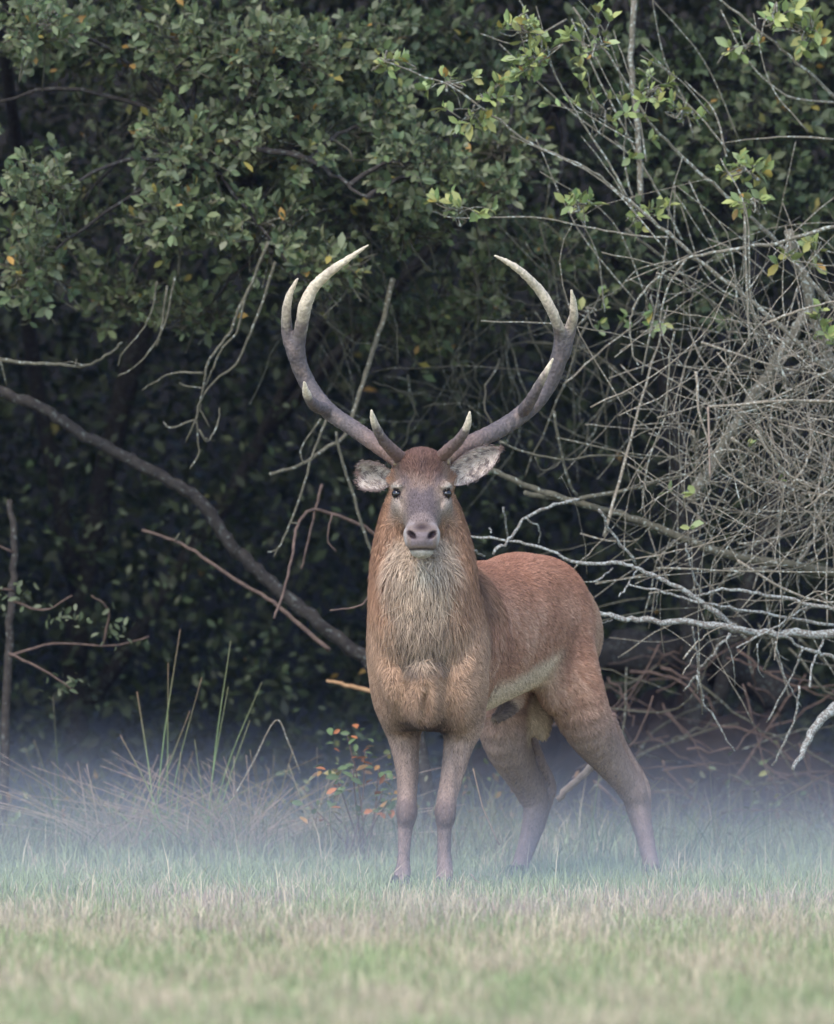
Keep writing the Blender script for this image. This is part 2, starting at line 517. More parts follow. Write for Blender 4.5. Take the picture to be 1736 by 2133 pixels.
# right shrub: long straight lichened shoots with tufts of yellow green leaves
YR = 42.0
def disp(pts, Y, dy=0.0):
    pts = np.asarray(pts, float)
    n = len(pts)
    return np.array([W(u, v, Y + dy * i / max(1, n - 1)) for i, (u, v) in enumerate(pts)])
st = [
    (disp([(1900, 1760), (1850, 1300), (1800, 1000), (1760, 850), (1690, 640), (1640, 480)], 43.4, -0.5), 0.05, 0.018),
    (disp([(1800, 720), (1736, 640), (1618, 505), (1543, 435), (1468, 370), (1398, 305), (1348, 250), (1283, 140), (1193, 15)], 42.5, -0.4), 0.010, 0.0045),
    (disp([(1800, 850), (1736, 785), (1668, 720), (1568, 630), (1468, 555), (1418, 510), (1343, 445), (1268, 385), (1218, 350), (1108, 300), (1023, 240), (948, 185), (868, 155), (790, 120)], 42.3, -0.5), 0.011, 0.003),
    (disp([(1308, 415), (1268, 340), (1228, 280), (1188, 215), (1148, 140), (1093, 25), (1070, -30)], 42.1, -0.1), 0.005, 0.003),
    (disp([(1393, 495), (1318, 490), (1218, 472), (1108, 452), (958, 455), (900, 440)], 42.0, 0.0), 0.005, 0.002),
    (disp([(1320, 420), (1300, 340), (1302, 250), (1290, 190)], 42.3), 0.005, 0.003),
    (disp([(1850, 300), (1736, 200), (1660, 130), (1600, 80), (1500, 0), (1440, -50)], 42.4, -0.2), 0.008, 0.004),
    (disp([(1850, 260), (1736, 215), (1640, 200), (1560, 130), (1500, 20)], 42.5), 0.006, 0.003),
    (disp([(1736, 290), (1620, 285), (1510, 297)], 42.2), 0.005, 0.002),
    (disp([(1690, 640), (1637, 716), (1537, 882), (1493, 956), (1440, 1040)], 43.0, 0.2), 0.022, 0.026),
    (disp([(1420, 500), (1370, 400), (1330, 330), (1230, 130), (1190, 40)], 42.6), 0.0055, 0.003),
    (disp([(1560, 720), (1555, 600), (1550, 450)], 41.9), 0.005, 0.0045),
    (disp([(1640, 800), (1600, 700), (1565, 630), (1553, 440), (1500, 330)], 42.0), 0.005, 0.003),
    (disp([(1336, 780), (1380, 560), (1395, 420), (1420, 330)], 42.2), 0.004, 0.002),
    (disp([(1180, 40), (1080, 90), (1000, 70)], 42.2), 0.004, 0.002),
    (disp([(1320, 0), (1315, 150), (1330, 290), (1335, 420)], 43.2), 0.012, 0.012),
]
for k in range(22):      # many thin straight shoots running up to the left
    u0 = rng.uniform(1250, 1800); v0 = rng.uniform(230, 720); L = rng.uniform(180, 420); a = rng.normal(0.95, 0.28)
    b_ = rng.normal() * 0.06 * L
    u1, v1 = u0 - L * math.cos(a), v0 - L * math.sin(a)
    st.append((disp([(u0, v0), ((u0 + u1) / 2 + b_, (v0 + v1) / 2 - b_), (u1, v1)], rng.uniform(41.9, 42.9), rng.normal() * 0.15), rng.uniform(0.003, 0.005), 0.0018))
cl = []
C(1085, 60, 41.9, 60, 80, 0.15, 12, 7, 0.16)
C(1110, 120, 41.9, 50, 50, 0.15, 9, 7, 0.14)
C(1010, 190, 41.9, 70, 40, 0.15, 6, 6, 0.14)
C(970, 240, 42.0, 70, 60, 0.15, 7, 6, 0.14)
C(930, 170, 41.9, 60, 40, 0.1, 5, 6, 0.12)
C(810, 125, 41.9, 40, 25, 0.1, 5, 6, 0.10)
C(1240, 90, 42.0, 80, 80, 0.2, 10, 6, 0.15)
C(1360, 190, 42.2, 50, 60, 0.2, 8, 7, 0.14)
C(1420, 230, 42.2, 60, 50, 0.2, 6, 6, 0.14)
C(1550, 350, 42.2, 60, 50, 0.15, 9, 7, 0.14)
C(1565, 420, 42.1, 40, 40, 0.15, 7, 7, 0.12)
C(1330, 440, 42.2, 70, 40, 0.2, 7, 6, 0.14)
C(1205, 420, 42.1, 50, 50, 0.2, 8, 7, 0.13)
C(960, 435, 42.0, 80, 30, 0.15, 7, 6, 0.14)
C(1680, 60, 42.2, 70, 70, 0.2, 16, 7, 0.15)
C(1610, 30, 42.2, 60, 50, 0.2, 7, 6, 0.15)
C(1560, 90, 42.3, 60, 50, 0.2, 6, 6, 0.15)
C(1700, 520, 42.2, 40, 60, 0.2, 5, 5, 0.12)
C(1640, 530, 42.1, 40, 30, 0.1, 3, 5, 0.12)
C(1715, 690, 42.1, 30, 80, 0.15, 8, 6, 0.14)
C(1360, 640, 42.6, 90, 60, 0.2, 5, 4, 0.14)
C(1480, 1020, 42.3, 200, 120, 0.3, 5, 3, 0.14)
C(1220, 640, 42.8, 70, 70, 0.2, 5, 4, 0.14)
C(1260, 230, 42.3, 140, 120, 0.3, 12, 5, 0.16)
C(1850, 150, 42.4, 120, 250, 0.4, 30, 6, 0.18)
_, n = shrub('willow_shrub', 'sparse shrub of long straight grey shoots with tufts of yellow green leaves', 'shrub', W(1900, 1766, 43.4) * np.array([1, 1, 0]), st, cl, 0.052, PALR, 0.05,
      M['bark_grey'], M['bark_grey'], limb_r=0.0032)
NL += n

# darker shrub further back on the right
st = [
    ([(1.2, 46.2, 0), (1.15, 46, 1.2), (1.0, 45.6, 2.4), (0.9, 45.2, 3.8)], 0.06, 0.03),
    ([(1.2, 46.2, 0.4), (1.6, 45.8, 1.8), (1.9, 45.4, 3.0)], 0.04, 0.02),
]
cl = []
C(1250, 120, 44.8, 150, 150, 0.5, 55)
C(1450, 150, 45.0, 160, 160, 0.5, 60)
C(1620, 250, 44.8, 150, 160, 0.5, 60)
C(1720, 80, 44.6, 150, 150, 0.5, 50)
C(1350, 330, 45.0, 160, 130, 0.5, 45)
C(1520, 420, 45.0, 160, 120, 0.5, 45)
C(1280, 540, 45.2, 140, 100, 0.5, 30)
C(1680, 460, 45.0, 120, 120, 0.5, 40)
C(1450, 600, 45.3, 180, 110, 0.5, 30)
C(1900, 250, 45.0, 200, 350, 0.7, 90)
C(1350, -250, 44.6, 400, 250, 0.8, 110, 9, 0.35)  # upper crown out of view, added for shading
C(1900, -300, 44.6, 400, 300, 0.8, 100, 9, 0.35)
_, n = shrub('shade_shrub', 'dim green shrub in shade behind the bare tangled branches', 'shrub', (1.2, 46.2, 0), st, cl, 0.052, PAL, 0.012,
      M['bark_dark'], M['bark_dark'], nobj=200)
NL += n

# the wood behind: one mass of leaves nobody could count
n = 110000
pos = np.stack([rng.uniform(-5, 5, n), 47.7 + 2.9 * rng.random(n) ** 0.9, 5.0 * rng.random(n) ** 0.9 + 0.02], -1)
n2 = 40000     # unseen crowns added overhead to keep sky light off the hollow
up = np.stack([rng.uniform(-7, 7, n2), rng.uniform(43.2, 51.5, n2), rng.uniform(3.8, 7.2, n2)], -1)
n3 = 16000     # unseen leaf masses added to block sky light from both sides
sg = np.where(rng.random(n3) < 0.5, -1, 1)
sd_ = np.stack([np.where(sg < 0, -2.35, 2.45) + sg * 4.6 * rng.random(n3), rng.uniform(42.8, 48.5, n3), 0.02 + 4.2 * rng.random(n3)], -1)
pos = np.vstack([pos, sd_, up]); n2 += n3; n = len(pos)
ax = unit(rng.normal(size=(n, 3)) + np.array([0, -0.3, 0.2]))
nr = unit(rng.normal(size=(n, 3)) * 0.6 + np.array([0, -0.5, 0.7]))
big = (np.arange(n) >= n - n2)
V, Qd, _, Cc = leaf_mesh(pos, ax, nr, rng.uniform(0.05, 0.095, n) * (1 + 1.1 * big), leaf_cols(n, PAL * 0.42, 0.001), low=True)  # palette scaled down, hollow shade put into the leaf colour
add('woodland_leaves', V, Qd, None, Cc, M['leaf'], None, kind='stuff', label='mass of leaves behind the shrubs, coloured dark for shade, with added sky-blocking crowns and sides', cat='foliage')

print('leaves', NL, 'time', time.time() - T0)

# ------------------------------------------------------------------ dead wood on the left
K6 = 0.4546
def c6(pts): return [(x * K6, 694.4 + y * K6) for x, y in pts]
def c7(pts): return [(978.5 + x * 0.4364, 694.4 + y * 0.4364) for x, y in pts]

def stick(name, pts, Y, dy, r0, r1, mat, parent=None, sides=7, rough=0.06, jit=0.25, **kw):
    P = disp(pts, Y, dy)
    Pc = catmull(P, 5)
    Pc[1:-1] += rng.normal(size=Pc[1:-1].shape) * jit * min(r0, 0.012)
    V, Qd, Tr = tube_arrays(Pc, np.linspace(r0, r1, len(Pc)), sides, rough, int(rng.integers(1e6)))
    return add(name, V, Qd, Tr, mat=mat, parent=parent, **kw)

t = thing('leaning_tree', W(780, 1790, 43.9) * np.array([1, 1, 0]), 'dark bent tree trunk sloping down to the ground behind the stag', 'tree')
stick('trunk', c6([(-250, 190), (-100, 225), (0, 265), (200, 345), (330, 430), (480, 520), (640, 600), (780, 680), (900, 750), (980, 850), (1050, 960), (1150, 1060), (1300, 1190), (1450, 1320), (1600, 1440), (1720, 1540), (1900, 1800), (2000, 2400)]), 43.6, 0.3, 0.021, 0.030, M['bark_dark'], t, 10)
stick('branch_stub', c6([(640, 600), (610, 560), (600, 545)]), 43.72, 0, 0.010, 0.004, M['bark_dark'], t)
t = thing('dead_stick', W(685, 1353, 43.2), 'thin dead stick lying against the bent dark trunk', 'stick')
stick('stem', c6([(650, 900), (800, 950), (950, 1040), (1100, 1140), (1250, 1230), (1400, 1360), (1510, 1450)]), 43.45, -0.1, 0.006, 0.010, M['wood_red'], t)
stick('side_twig', c6([(800, 945), (815, 925), (820, 915)]), 43.42, 0, 0.004, 0.002, M['bark_olive'], t)

t = thing('hooked_branch', W(770, 1115, 42.6), 'reddish dead branch curving over and down beside the neck', 'branch')
stick('stem', c6([(1255, 1305), (1300, 1180), (1340, 1000), (1360, 880), (1420, 810), (1500, 820), (1640, 870), (1720, 920), (1850, 1010)]), 42.7, 0.4, 0.005, 0.008, M['wood_red'], t)
stick('twig', c6([(1520, 825), (1500, 940), (1540, 1000)]), 42.85, 0, 0.004, 0.002, M['wood_red'], t)
stick('twig', c6([(1475, 690), (1440, 820), (1400, 1000), (1380, 1080)]), 42.95, 0, 0.006, 0.004, M['wood_red'], t)

t = thing('crossed_stems', W(775, 1150, 42.9), 'greyish crossing stems hanging between left antler and ear', 'branch')
stick('stem', c6([(1235, 645), (1380, 600), (1480, 530), (1570, 480), (1610, 390), (1660, 230), (1700, 100), (1745, -30), (1800, -250)]), 42.9, 0.5, 0.007, 0.011, M['bark_olive'], t)
stick('stem', c6([(1540, 450), (1560, 560), (1600, 680), (1660, 880), (1705, 1010), (1760, 1150)]), 42.7, 0.1, 0.006, 0.007, M['bark_olive'], t)
stick('stem', c6([(1500, 380), (1430, 560), (1390, 700), (1330, 870), (1255, 1025)]), 42.85, 0, 0.006, 0.004, M['bark_olive'], t)
stick('twig', c6([(1470, 390), (1380, 525), (1388, 600)]), 42.85, 0, 0.004, 0.003, M['bark_olive'], t)
stick('twig', c6([(1330, 865), (1365, 870)]), 42.85, 0, 0.004, 0.003, M['bark_olive'], t)
stick('twig', c6([(1260, 995), (1225, 1000)]), 42.85, 0, 0.004, 0.002, M['bark_olive'], t)

t = thing('hanging_branch', W(470, 650, 43.2), 'bare grey twiggy branch hanging below the leafy crown', 'branch')
for pts, r0, r1 in [
    ([(1230, -420), (1150, -230), (1080, -80), (1050, 0), (960, 120), (930, 250), (900, 390), (910, 540), (870, 620)], 0.007, 0.0035),
    ([(900, 395), (780, 430), (750, 405)], 0.005, 0.003), ([(910, 440), (950, 490), (995, 420), (1005, 340)], 0.005, 0.003),
    ([(940, 480), (985, 492)], 0.003, 0.002), ([(930, 180), (800, 180), (720, 215), (650, 260)], 0.005, 0.0025),
    ([(1260, -330), (1200, -140), (1145, 0), (1080, 140), (990, 210), (930, 290), (918, 350), (960, 430)], 0.006, 0.003), ([(895, 400), (850, 500)], 0.005, 0.003),
    ([(1120, -160), (1080, 0), (1020, 60), (975, 160), (940, 240)], 0.005, 0.004), ([(930, 250), (850, 240), (820, 225)], 0.003, 0.002)]:
    stick('branch', c6(pts), 42.95, 0.05, r0, r1, M['bark_olive'], t)
t = thing('mossy_branch', W(0, 750, 43.0), 'thin bare branch jutting from the left edge under the leaves', 'branch')
for pts, r0, r1 in [([(-300, 60), (0, 120), (100, 135), (250, 140), (390, 150), (500, 90), (560, 40)], 0.010, 0.004),
                    ([(345, 145), (350, 115)], 0.004, 0.002), ([(0, 110), (30, 240)], 0.005, 0.003), ([(800, -260), (770, -100), (720, 30), (620, 150), (540, 195)], 0.005, 0.003),
                    ([(390, 150), (330, 130), (290, 135)], 0.003, 0.002), ([(765, -220), (740, -30), (715, 60)], 0.005, 0.004), ([(720, -240), (690, -90), (640, 0), (560, 90), (540, 150)], 0.004, 0.003)]:
    stick('branch', c6(pts), 43.0, 0.05, r0, r1, M['bark_olive'], t)
stick('broken_twig', c6([(1510, 1268), (1640, 1250), (1690, 1200), (1760, 1100)]), 42.0, 0.0, 0.003, 0.005, M['wood_red'], label='short curved twig poking out left of the stag neck', cat='twig')
stick('wood_splinter', [(679, 1417), (705, 1422), (742, 1432), (822, 1450)], 43.85, 0.0, 0.006, 0.011, M['chip'], sides=5, label='broken pale orange splinter of wood left of the stag chest', cat='wood')

# sapling at the left edge
t = thing('sapling', W(5, 1790, 43.6) * np.array([1, 1, 0]), 'slim brown sapling with small pale leaves at the left edge', 'sapling')
stick('trunk', [(2, 1815), (8, 1600), (16, 1400), (24, 1240), (30, 1150), (20, 1040)], 43.8, 0.0, 0.022, 0.012, M['bark_dark'], t, 9)
for pts in [[(28, 1230), (-40, 1220)], [(20, 1365), (110, 1340), (230, 1345), (310, 1325)], [(18, 1360), (90, 1395), (160, 1445)], [(24, 1250), (90, 1270), (150, 1240)], [(215, 1342), (225, 1270), (190, 1240)], [(28, 1150), (-60, 1110)]]:
    stick('branch', pts, 43.5, -0.1, 0.006, 0.003, M['wood_red'], t)
n = 90
cc = rng.integers(0, 4, n)
cen = np.array([W(130, 1285, 43.4), W(40, 1240, 43.45), W(150, 1420, 43.4), W(235, 1310, 43.4)])
pos = cen[cc] + rng.normal(size=(n, 3)) * np.array([0.05, 0.04, 0.032])
kc = np.array([[0.10, 0.12, 0.06], [0.13, 0.14, 0.08]])
leaf_objects(t, pos, rng.normal(size=(n, 3)), rng.normal(size=(n, 3)) * 0.5 + np.array([0, -0.6, 0.6]), rng.uniform(0.025, 0.045, n), kc[rng.integers(0, 2, n)], shared_leaf(kc, 'sapling'), kc, M['leaf'])

# ------------------------------------------------------------------ dead tangle on the right
t = thing('lichened_branch', W(1736, 1320, 42.0), 'pale lichen crusted dead branch forking out behind the rump', 'branch')
for pts, r0, r1 in [
    ([(-20, 960), (0, 965), (170, 985), (330, 1020), (530, 1095), (700, 1095), (800, 1120), (900, 1170), (1020, 1225), (1100, 1280), (1200, 1350), (1290, 1420)], 0.0042, 0.0125),
    ([(540, 1290), (570, 1310), (660, 1350), (800, 1365), (1000, 1375), (1200, 1400), (1350, 1425), (1500, 1435), (1736, 1430), (1900, 1440)], 0.0075, 0.021),
    ([(615, 840), (680, 950), (790, 1100)], 0.006, 0.006), ([(160, 830), (172, 900), (182, 985)], 0.004, 0.004),
    ([(100, 950), (95, 925)], 0.003, 0.002), ([(110, 1055), (200, 970), (270, 875), (400, 822), (520, 790)], 0.006, 0.007),
    ([(270, 880), (335, 935), (325, 1000)], 0.004, 0.003), ([(750, 1195), (900, 1230), (1050, 1270), (1200, 1300), (1400, 1335), (1736, 1390)], 0.0045, 0.007),
    ([(1080, 1255), (1200, 1225), (1350, 1235), (1500, 1265), (1736, 1315), (1850, 1330)], 0.005, 0.010), ([(1030, 1000), (1060, 1140), (1110, 1250)], 0.004, 0.006),
    ([(1240, 1430), (1150, 1540), (1080, 1630), (1018, 1705)], 0.007, 0.004), ([(1080, 1630), (1120, 1760), (1200, 1900), (1262, 1992)], 0.005, 0.003),
    ([(1270, 1500), (1420, 1420), (1510, 1370), (1620, 1290)], 0.004, 0.005), ([(1500, 1440), (1560, 1480), (1650, 1525), (1760, 1560)], 0.006, 0.008),
    ([(1590, 1500), (1550, 1600), (1500, 1690), (1415, 1855)], 0.005, 0.0035), ([(1570, 1680), (1545, 1850), (1470, 2010), (1440, 2060)], 0.005, 0.004),
    ([(1455, 1470), (1480, 1560), (1520, 1680), (1580, 1780)], 0.004, 0.003), ([(-10, 1030), (30, 1045), (70, 1062)], 0.005, 0.004),
    ([(1060, 1400), (1080, 1520), (1085, 1720)], 0.004, 0.003), ([(1220, 1460), (1260, 1600), (1265, 1680)], 0.003, 0.002), ([(1370, 1480), (1375, 1600), (1400, 1640)], 0.0035, 0.002),
    ([(900, 1240), (880, 1320)], 0.003, 0.003), ([(1470, 1530), (1520, 1560)], 0.003, 0.002), ([(620, 1390), (680, 1365)], 0.003, 0.003),
    ([(590, 1185), (680, 1120)], 0.0035, 0.004), ([(710, 1255), (760, 1190), (800, 1120)], 0.004, 0.004), ([(1620, 1690), (1640, 1560), (1700, 1420)], 0.005, 0.005)]:
    stick('branch', c7(pts), 41.9, 0.12, r0 * 0.9, r1 * 0.88, M['lichen'], t, 8, 0.16, 0.7)
t = thing('mossy_limb', W(1736, 1190, 42.9), 'thick olive brown dead limb passing behind the stag ear', 'branch')
for pts, r0, r1 in [
    ([(-60, 600), (100, 650), (250, 720), (400, 770), (560, 820), (720, 860), (900, 930), (1100, 1010), (1300, 1070), (1500, 1100), (1800, 1150)], 0.010, 0.020),
    ([(260, 760), (420, 790), (520, 800)], 0.010, 0.012), ([(520, 790), (760, 740), (1000, 680), (1130, 640)], 0.009, 0.005),
    ([(400, 370), (430, 540), (470, 700), (510, 780)], 0.006, 0.006), ([(140, 515), (260, 565), (450, 600), (640, 580), (860, 600)], 0.005, 0.004),
    ([(310, 590), (340, 650), (400, 640), (430, 610)], 0.003, 0.003)]:
    stick('branch', c7(pts), 42.5, 0.15, r0, r1, M['bark_olive'], t, 8, 0.09)
t = thing('arching_branch', W(1736, 470, 42.2), 'pale grey branch arching down from the right edge with drooping twigs', 'branch')
for pts, r0, r1 in [
    ([(1800, 455), (1736, 470), (1618, 505), (1518, 520), (1428, 540), (1368, 580), (1328, 625), (1313, 675), (1318, 740), (1330, 760)], 0.011, 0.003),
    ([(1428, 540), (1390, 600), (1375, 680), (1400, 730), (1420, 760)], 0.006, 0.003), ([(1400, 545), (1330, 560), (1290, 600)], 0.005, 0.002),
    ([(1405, 690), (1395, 740), (1385, 870)], 0.006, 0.004), ([(1385, 870), (1350, 960), (1335, 1070)], 0.005, 0.003)]:
    stick('branch', pts, 42.0, 0.05, r0 * 0.8, r1, M['bark_grey'], t, 7, 0.08)
stick('leaning_log', c7([(1760, 1770), (1660, 1860), (1590, 1990), (1540, 2080)]), 41.7, -0.2, 0.022, 0.006, M['lichen'], sides=9, label='split grey dead log end at the right edge above the grass', cat='log')
t = thing('snapped_cane', W(1473, 845, 41.9), 'pale brown cane snapped at a right angle in the tangle', 'branch')
stick('upright', c7([(1135, 350), (1140, 480), (1145, 700)]), 41.9, 0, 0.0045, 0.004, M['wood_tan'], t, jit=0.1)
stick('arm', c7([(1135, 350), (1300, 338), (1500, 320), (1760, 325)]), 41.9, 0.05, 0.005, 0.006, M['twig'], t, jit=0.1)

# tangle of thin twigs: the largest 300 as parts, the rest joined
t = thing('twig_tangle', W(1736, 1500, 42.3) * np.array([1, 1, 0]), 'big tangle of thin bare tan twigs right of the stag', 'brushwood')
def rand_twig():
    while True:
        u = 1180 + 720 * rng.beta(1.9, 1.0); v = rng.normal(940, 210)
        lim = 480 + 0.9 * max(0, 1500 - u) * 0.45
        if v < lim or v > 1380: continue
        dens = np.clip((u - 1150) / 240, 0.08, 1)
        if v > 1150: dens *= 0.6
        if rng.random() < dens: break
    Y = 41.8 + 1.5 * rng.random()
    L = rng.uniform(120, 300) if rng.random() < 0.6 else rng.uniform(300, 560)
    a = rng.choice([rng.normal(0.62, 0.4), rng.normal(-0.6, 0.5), rng.normal(1.5, 0.35)], p=[0.4, 0.3, 0.3])
    d = np.array([math.cos(a), -math.sin(a)])
    bend = rng.normal() * (0.08 if rng.random() < 0.7 else 0.17) * L
    nrm = np.array([-d[1], d[0]])
    c = np.array([u, v])
    pts = [c - d * L / 2, c - d * L * 0.17 + nrm * bend * 0.8, c + d * L * 0.17 + nrm * bend, c + d * L / 2]
    return pts, Y, L
bag = Bag(); nt = 0
items = []
for i in range(470):
    pts, Y, L = rand_twig()
    P = disp(pts, Y, rng.normal() * 0.25)
    r = rng.uniform(0.0015, 0.0034) * (rng.uniform(1.5, 2.4) if rng.random() < 0.16 else 1)
    items.append((r * L, P, r))
items.sort(key=lambda x: -x[0])
tmats = [M['twig'], M['bark_olive'], M['twig'], M['bark_grey'], M['twig'], M['bark_grey']]
for i, (_, P, r) in enumerate(items):
    Pc = catmull(P, 4); Pc[1:-1] += rng.normal(size=Pc[1:-1].shape) * 0.0022
    V, Qd, Tr = tube_arrays(Pc, np.linspace(r, r * 0.45, len(Pc)), 5, 0.08, i)
    if i < 290:
        add('twig', V, Qd, Tr, mat=tmats[i % 6], parent=t)
    else:
        bag.add(V, Qd, Tr)
bag.build('fine_twigs', M['twig'], t, kind='stuff')
# more twigs deep in the middle background (dim)
t = thing('background_twigs', (0.2, 45.0, 1.4), 'dim web of bare hanging twigs between the antlers', 'brushwood')
for i in range(90):
    u = rng.uniform(560, 1300); v = rng.uniform(520, 930); L = rng.uniform(120, 360)
    a = rng.normal(1.2, 0.7)
    d = np.array([math.cos(a), math.sin(a)]); nr = np.array([-d[1], d[0]]); b = rng.normal() * 0.15 * L
    c = np.array([u, v])
    P = disp([c - d * L / 2, c + nr * b, c + d * L / 2], rng.uniform(43.6, 45.2), rng.normal() * 0.2)
    Pc = catmull(P, 4); Pc[1:-1] += rng.normal(size=Pc[1:-1].shape) * 0.006
    r = rng.uniform(0.002, 0.005)
    V, Qd, Tr = tube_arrays(Pc, np.linspace(r, r * 0.5, len(Pc)), 5)
    add('twig', V, Qd, Tr, mat=M['bark_olive'], parent=t)

# rotten log behind the rump
t = thing('rotten_log', W(1330, 1600, 44.6) * np.array([1, 1, 0]), 'broken dark brown rotten log lying behind the rump', 'log')
Pl = catmull(disp([(1150, 1400), (1260, 1365), (1400, 1362), (1520, 1395), (1640, 1450)], 46.0, 0.4), 6)
V, Qd, Tr = tube_arrays(Pl, 0.08 + 0.02 * np.sin(np.arange(len(Pl)) * 0.9), 14, 0.10, 3)
add('log', V, Qd, Tr, mat=M['bark_dark'], parent=t)
stick('broken_limb', [(1480, 1380), (1500, 1330), (1530, 1290)], 46.1, 0, 0.03, 0.018, M['bark_dark'], t, 8, 0.12)
def mound_z(p):
    d = ((p[:, 0] - 1.0) / 1.1) ** 2 + ((p[:, 1] - 46.3) / 0.9) ** 2
    return -0.02 + np.clip(0.60 * np.exp(-1.1 * d) - 0.03, 0, 9) * (1 + 0.22 * fbm(p, 5, 3, 15) + 0.18 * fbm(p, 23, 3, 16))
P, Q = grid(-0.8, 2.8, 70, 44.7, 48.0, 60, mound_z)
add('earth_mound', P, Q, mat=M['mound'], kind='structure')

print('wood', time.time() - T0)

